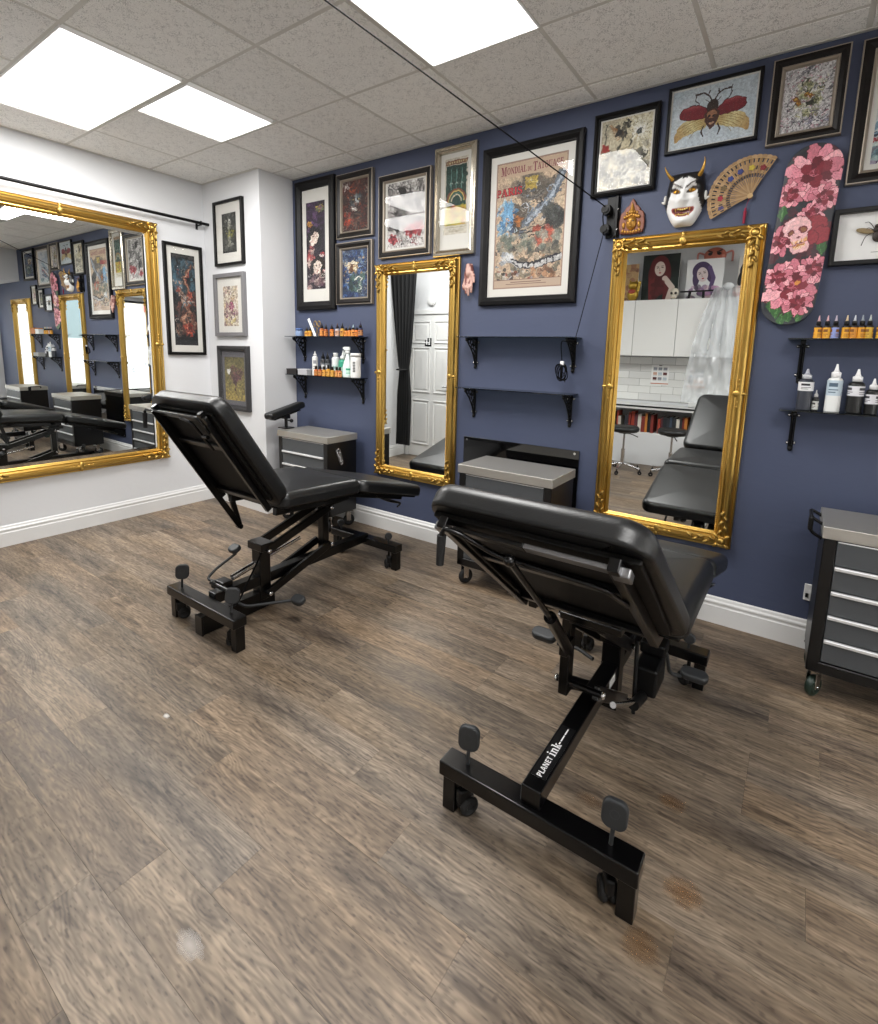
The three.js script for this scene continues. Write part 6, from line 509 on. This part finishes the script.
{ // tiled splashback, wall cupboards, counter and book shelf
  const tiles = new THREE.Group(); tiles.name = 'wall_tiling'; tiles.userData.kind = 'structure'; scene.add(tiles); const tm = [0xe4e4e1, 0xdddddb, 0xe9e9e6].map((c) => std(c, 0.18)), r = rng(3);
  for (let j = 0; j < 6; j++) for (let i = -1; i < 11; i++) { const x = -2.9 + (i + (j % 2) * 0.5) * 0.3, y = 0.86 + j * 0.1; structure('tile', bx(0.296, 0.096, 0.01, x, y + 0.05, ZB - 0.005, 0.003), tm[Math.floor(r() * 3)], tiles); } structure('grout', bx(3.9, 0.62, 0.004, -1.5, 1.16, ZB - 0.002, 0), pm(0xa8a8a6, 0.9), tiles);
  const cups = [[-2.56, -2.03], [-2.03, -1.50], [-1.50, -0.97], [-0.97, -0.44], [-0.44, 0.09]], words = ['far left', 'second from the left', 'middle', 'second from the right', 'far right'];
  cups.forEach(([a, b], i) => { const t = thing('wall_cupboard', `white handleless wall cupboard, ${words[i]} of the row in the mirror`, 'cupboard', [(a + b) / 2 + 0.13, 1.475, 4.33], 0, 'white wall cupboards'); mesh('cupboard_box', bx(b - a - 0.002, 0.73, 0.33, 0, 0.365, 0.005, 0.002), M.white, t); mesh('cupboard_door', bx(b - a - 0.006, 0.725, 0.018, 0, 0.365, -0.17, 0.002), std(0xe2e2e0, 0.25), t); });
  const ct = thing('counter', 'long white worktop with dark edge strip beneath the wall cupboards', 'counter', [-1.35, 0, 4.28]); mesh('worktop', bx(3.0, 0.05, 0.44, 0, 0.795, 0, 0.004), M.gloss, ct); mesh('edge_strip', bx(3.0, 0.02, 0.012, 0, 0.81, -0.222, 0.002), pm(0x1a1a1c), ct); mesh('back_rail', bx(3.0, 0.03, 0.02, 0, 0.755, 0.2, 0.002), M.gloss, ct); const bs = thing('book_shelf', 'long low white shelf board carrying books under the worktop', 'shelf', [-1.35, 0, 4.28]); mesh('shelf_board', bx(3.0, 0.025, 0.3, 0, 0.435, 0.06, 0.002), M.gloss, bs); mesh('kick_panel', bx(3.0, 0.42, 0.02, 0, 0.212, -0.09, 0.002), M.white, bs);
  const rb = rng(17), cols = [0x7a2a22, 0x2a2c34, 0xb8b2a6, 0x9c3a28, 0x1a1b1e, 0x3c4a5c, 0xc07a34, 0x5c2c34, 0xdad6cc, 0x20262c], cn = ['dark red', 'charcoal', 'cream', 'brick red', 'black', 'slate blue', 'orange', 'maroon', 'off-white', 'near-black navy']; let x = -2.35, n = 0; while (x < -0.75 && n < 46) { const w = 0.02 + rb() * 0.028, h = 0.19 + rb() * 0.09, k = Math.floor(rb() * cols.length), d = 0.17 + rb() * 0.05; const on = n + 1, sf = on % 10 === 1 && on !== 11 ? 'st' : on % 10 === 2 && on !== 12 ? 'nd' : on % 10 === 3 && on !== 13 ? 'rd' : 'th', t = thing('book', `${cn[k]} book, ${on}${sf} from the window-less end of the shelf under the worktop`, 'book', [x + w / 2, 0.4475, 4.29], 0, 'books under the long worktop'); mesh('cover', [bx(0.003, h, d, -w / 2 + 0.0015, h / 2, 0, 0.001), bx(0.003, h, d, w / 2 - 0.0015, h / 2, 0, 0.001), bx(w, h, 0.004, 0, h / 2, -d / 2, 0.001)], pm(cols[k], 0.6), t); mesh('pages', bx(w - 0.007, h - 0.008, d - 0.01, 0, h / 2, 0.002, 0), M.paper, t); x += w + 0.002 + (rb() < 0.12 ? 0.05 : 0); n++; }
  const roll = thing('paper_roll', 'white couch paper roll lying on the long worktop', 'paper roll', [-0.95, 0.82, 4.25]); mesh('roll', rod([-0.2, 0.045, 0], [0.2, 0.045, 0], 0.045, 24), M.paper, roll); mesh('core', rod([-0.201, 0.045, 0], [0.201, 0.045, 0], 0.018, 16), pm(0x9a7c58, 0.8), roll);
  const notice = (px, py, label, seed) => { const t = thing('printed_notice', label, 'notice', [px, py, ZB - 0.011]); const tx = canvasTex(128, 160, (c, w, h) => { c.fillStyle = '#ededeb'; c.fillRect(0, 0, w, h); const q = rng(seed); for (let i = 0; i < 3; i++) for (let j = 0; j < 3; j++) { c.fillStyle = ['#b9c3cc', '#c9a08c', '#8c9098', '#5c3030'][Math.floor(q() * 4)]; c.fillRect(14 + i * 36, 18 + j * 40, 28, 22); c.fillStyle = '#a9a9a9'; c.fillRect(14 + i * 36, 44 + j * 40, 28, 3); } c.fillStyle = '#c0785c'; c.fillRect(0, h - 14, w, 8); }); mesh('notice_sheet', tf(new THREE.BoxGeometry(0.23, 0.27, 0.002), [0, 0, -0.002], [0, PI, 0]), std(0xffffff, 0.7, 0, { map: tx }), t); mesh('notice_clip', bx(0.04, 0.012, 0.004, 0, 0.13, -0.004, 0.001), M.chrome, t); };
  notice(-1.585, 1.22, 'left printed notice on the white tiles above the worktop', 5); notice(-1.13, 1.2, 'right printed notice on the white tiles, half behind clear sheeting', 8);
  // pictures leaning on the cupboards
  const canvasPic = (px, w, h, label, paint) => { const t = thing('canvas_painting', label, 'painting', [px, 2.205, 4.36]); t.rotation.x = -0.0; const tx = canvasTex(160, Math.round(160 * h / w), paint); mesh('canvas_block', bx(w, h, 0.02, 0, h / 2, 0.002, 0.001), M.paper, t); mesh('painted_face', tf(new THREE.PlaneGeometry(w, h), [0, h / 2, -0.0085], [0, PI, 0]), std(0xffffff, 0.7, 0, { map: tx }), t); };
  canvasPic(-1.66, 0.46, 0.6, 'painting of a woman with long red hair, on the wall cupboards', (c, w, h) => { A.fill(c, w, h, '#16201c'); A.blobs(c, rng(2), 20, 0, 0, w, h, 20, 50, ['#1c2a24', '#0f1513'], 0.6); c.fillStyle = '#4c1416'; c.beginPath(); c.ellipse(84, 95, 50, 90, 0, 0, 6.3); c.fill(); A.path(c, [[58, 60], [50, 130], [52, 200]], '#5c1a1c', 24); A.path(c, [[112, 60], [118, 130], [112, 205]], '#6a2022', 26); A.face(c, 84, 62, 40, 0.05, '#d8c6bc', '#5a181a'); A.path(c, [[40, 205], [26, 150], [60, 108]], '#d3c2b8', 24); A.blobs(c, rng(4), 12, 60, 120, 50, 80, 10, 22, ['#4a1416', '#5c1c1e'], 0.9); });
  canvasPic(-1.13, 0.42, 0.5, 'painting of a purple-haired figure, on the wall cupboards', (c, w, h) => { A.fill(c, w, h, '#e3e3e4'); A.face(c, 90, 70, 42, 0.2, '#d8c8c8', '#4a3a5c'); A.path(c, [[60, 40], [40, 90], [50, 140]], '#5c4a74', 18); A.blobs(c, rng(6), 30, 20, 130, 120, 60, 8, 22, ['#7c5c84', '#b48aac', '#c9a0a8', '#4a3c54'], 0.85); });
  canvasPic(-0.62, 0.28, 0.5, 'painting of a dark-haired man, at the right of the cupboard tops', (c, w, h) => { A.fill(c, w, h, '#c8c2bc'); A.face(c, 80, 120, 70, -0.05, '#b98f7c', '#1a1718', '#8a4a44'); });
  canvasPic(-2.05, 0.22, 0.5, 'narrow sepia painting at the left of the cupboard tops', (c, w, h) => { A.fill(c, w, h, '#b3946a'); A.blobs(c, rng(7), 26, 0, 0, w, h, 14, 40, ['#8c5c4a', '#c9ac80', '#6a4438'], 0.7); });
  { const t = thing('red_mask', 'red scowling face mask on the wall above the purple painting', 'mask', [-1.05, 2.76, ZB]); mesh('mask_face', ball(0.13, 0.1, 0.05, 0, 0, -0.02), std(0xb0604c, 0.4), t); for (const s of [-1, 1]) { mesh('eye', ball(0.028, 0.02, 0.015, s * 0.05, 0.015, -0.062), pm(0x141414), t); mesh('brow', tube([[s * 0.02, 0.03, -0.066], [s * 0.08, 0.06, -0.05]], 0.01, 6), pm(0x3a1a16), t); mesh('ribbon', tube([[s * 0.12, 0.02, -0.02], [s * 0.19, 0.04, -0.02], [s * 0.2, -0.08, -0.015]], 0.012, 7, false), pm(0xc07a70), t); } mesh('mouth', ball(0.06, 0.016, 0.012, 0, -0.05, -0.056), pm(0x3a1210), t); }
  { const t = thing('lucky_cat', 'gold waving cat figurine on the wall cupboards', 'figurine', [-1.97, 2.205, 4.24]); mesh('body', [ball(0.075, 0.09, 0.06, 0, 0.085, 0), ball(0.065, 0.055, 0.055, 0, 0.2, -0.01)], std(0xb8963c, 0.3, 0.6), t); for (const s of [-1, 1]) mesh('ear', tf(new THREE.ConeGeometry(0.022, 0.04, 8), [s * 0.04, 0.262, -0.005]), std(0xb8963c, 0.3, 0.6), t); mesh('raised_paw', [rod([0.07, 0.12, -0.02], [0.085, 0.22, -0.03], 0.02, 10), ball(0.024, 0.028, 0.022, 0.086, 0.23, -0.03)], std(0xc4a44a, 0.3, 0.6), t); mesh('bib', ball(0.05, 0.03, 0.02, 0, 0.12, -0.055), pm(0x9a3a2a), t); }
  { const t = thing('skull_ornament', 'small white skull ornament on the wall cupboards', 'ornament', [-1.44, 2.205, 4.22]); mesh('cranium', [ball(0.055, 0.058, 0.065, 0, 0.085, 0), bx(0.06, 0.05, 0.06, 0, 0.03, -0.02, 0.015)], pm(0xd6cfbf, 0.5), t); for (const s of [-1, 1]) mesh('eye_socket', ball(0.017, 0.016, 0.012, s * 0.024, 0.075, -0.056), pm(0x1c1916), t); mesh('teeth', bx(0.045, 0.014, 0.01, 0, 0.02, -0.048, 0.002), pm(0xb9ae98), t); }
  { const t = thing('red_figurine', 'round red figurine on the right of the wall cupboards', 'figurine', [-0.72, 2.205, 4.22]); mesh('body', ball(0.062, 0.065, 0.058, 0, 0.062, 0), std(0xb4493a, 0.4), t); mesh('face', ball(0.036, 0.034, 0.02, 0, 0.072, -0.045), pm(0xdcc0a8), t); for (const s of [-1, 1]) mesh('eye', ball(0.008, 0.008, 0.006, s * 0.014, 0.078, -0.064, 8), pm(0x111111), t); }
  { const t = thing('display_stand', 'black three-legged display stand before the purple painting', 'stand', [-1.12, 2.205, 4.21]); mesh('stand_bar', bx(0.5, 0.016, 0.05, 0, 0.09, 0), M.iron, t); for (const x of [-0.15, 0.02, 0.16]) mesh('leg', beam([x, 0, 0], [x * 0.9, 0.085, 0], 0.03, 0.02), M.iron, t); }
  { // clear sheeting hung from the cupboards
    const t = thing('plastic_sheet', 'crumpled clear plastic sheet hanging in front of the wall cupboards', 'plastic sheet', [-0.85, 0.9, 4.1]), nu = 70, nv = 70, pos = [], idx = [], hz = noiser(8); for (let j = 0; j <= nv; j++) for (let i = 0; i <= nu; i++) { const v = j / nv, u = i / nu * 2 - 1, w = 0.34 - 0.2 * Math.pow(v, 2.2); pos.push(0.02 + u * w - 0.05 * (1 - v), 1.42 * v, Math.sin(u * 14 + v * 2) * 0.025 + (hz(i / 5, j / 6) - 0.5) * 0.07 + (v > 0.97 ? 0.02 : 0)); } for (let j = 0; j < nv; j++) for (let i = 0; i < nu; i++) { const a = j * (nu + 1) + i, b = a + nu + 1; idx.push(a, b, a + 1, a + 1, b, b + 1); } const g = new THREE.BufferGeometry(); g.setAttribute('position', new THREE.Float32BufferAttribute(pos, 3)); g.setIndex(idx); g.computeVertexNormals(); mesh('sheet', g, phys(0xf4f6f8, 0.22, 0, { transmission: 0.68, thickness: 0, specularIntensity: 1, side: THREE.DoubleSide }), t); mesh('knot', ball(0.06, 0.04, 0.04, 0.03, 1.43, 0), phys(0xeef0f2, 0.3, 0, { transmission: 0.5, thickness: 0 }), t); }
  // stools
  const stool = (px, pz, a, label) => { const t = thing('stool', label, 'stool', [px, 0, pz], a, 'black stools on chrome bases'); mesh('seat', lathe([[0, 0.52], [0.15, 0.52], [0.172, 0.535], [0.175, 0.565], [0.16, 0.59], [0.1, 0.598], [0, 0.598]], 30), M.leather, t); mesh('seat_plate', [rod([0, 0.5, 0], [0, 0.522, 0], 0.07, 18), tube([[0, 0.505, 0], [0.1, 0.5, 0], [0.19, 0.475, 0]], 0.006, 7)], M.blackPlastic, t); mesh('pole', [rod([0, 0.28, 0], [0, 0.51, 0], 0.014, 14), rod([0, 0.1, 0], [0, 0.3, 0], 0.025, 16)], M.chrome, t); for (let k = 0; k < 5; k++) { const q = k / 5 * 2 * PI; mesh('leg', beam([Math.cos(q) * 0.02, 0.11, Math.sin(q) * 0.02], [Math.cos(q) * 0.25, 0.075, Math.sin(q) * 0.25], 0.03, 0.022), M.chrome, t); mesh('caster', [tf(new THREE.TorusGeometry(0.018, 0.01, 8, 16), [Math.cos(q) * 0.25, 0.028, Math.sin(q) * 0.25], [0, q, 0]), rod([Math.cos(q) * 0.25, 0.03, Math.sin(q) * 0.25], [Math.cos(q) * 0.25, 0.075, Math.sin(q) * 0.25], 0.007, 8)], M.blackPlastic, t); } };
  stool(-1.75, 3.55, 0.3, 'black round stool, left of the two seen in the mirror'); stool(-1.21, 3.68, 1.1, 'black round stool, right one in the mirror, beside the reflected couch'); }
// ---------------------------------------------------------------- shadows and picture
scene.traverse((o) => { if (o.isLight) o.castShadow = o.isRectAreaLight ? false : true; });
renderer.render(scene, camera);
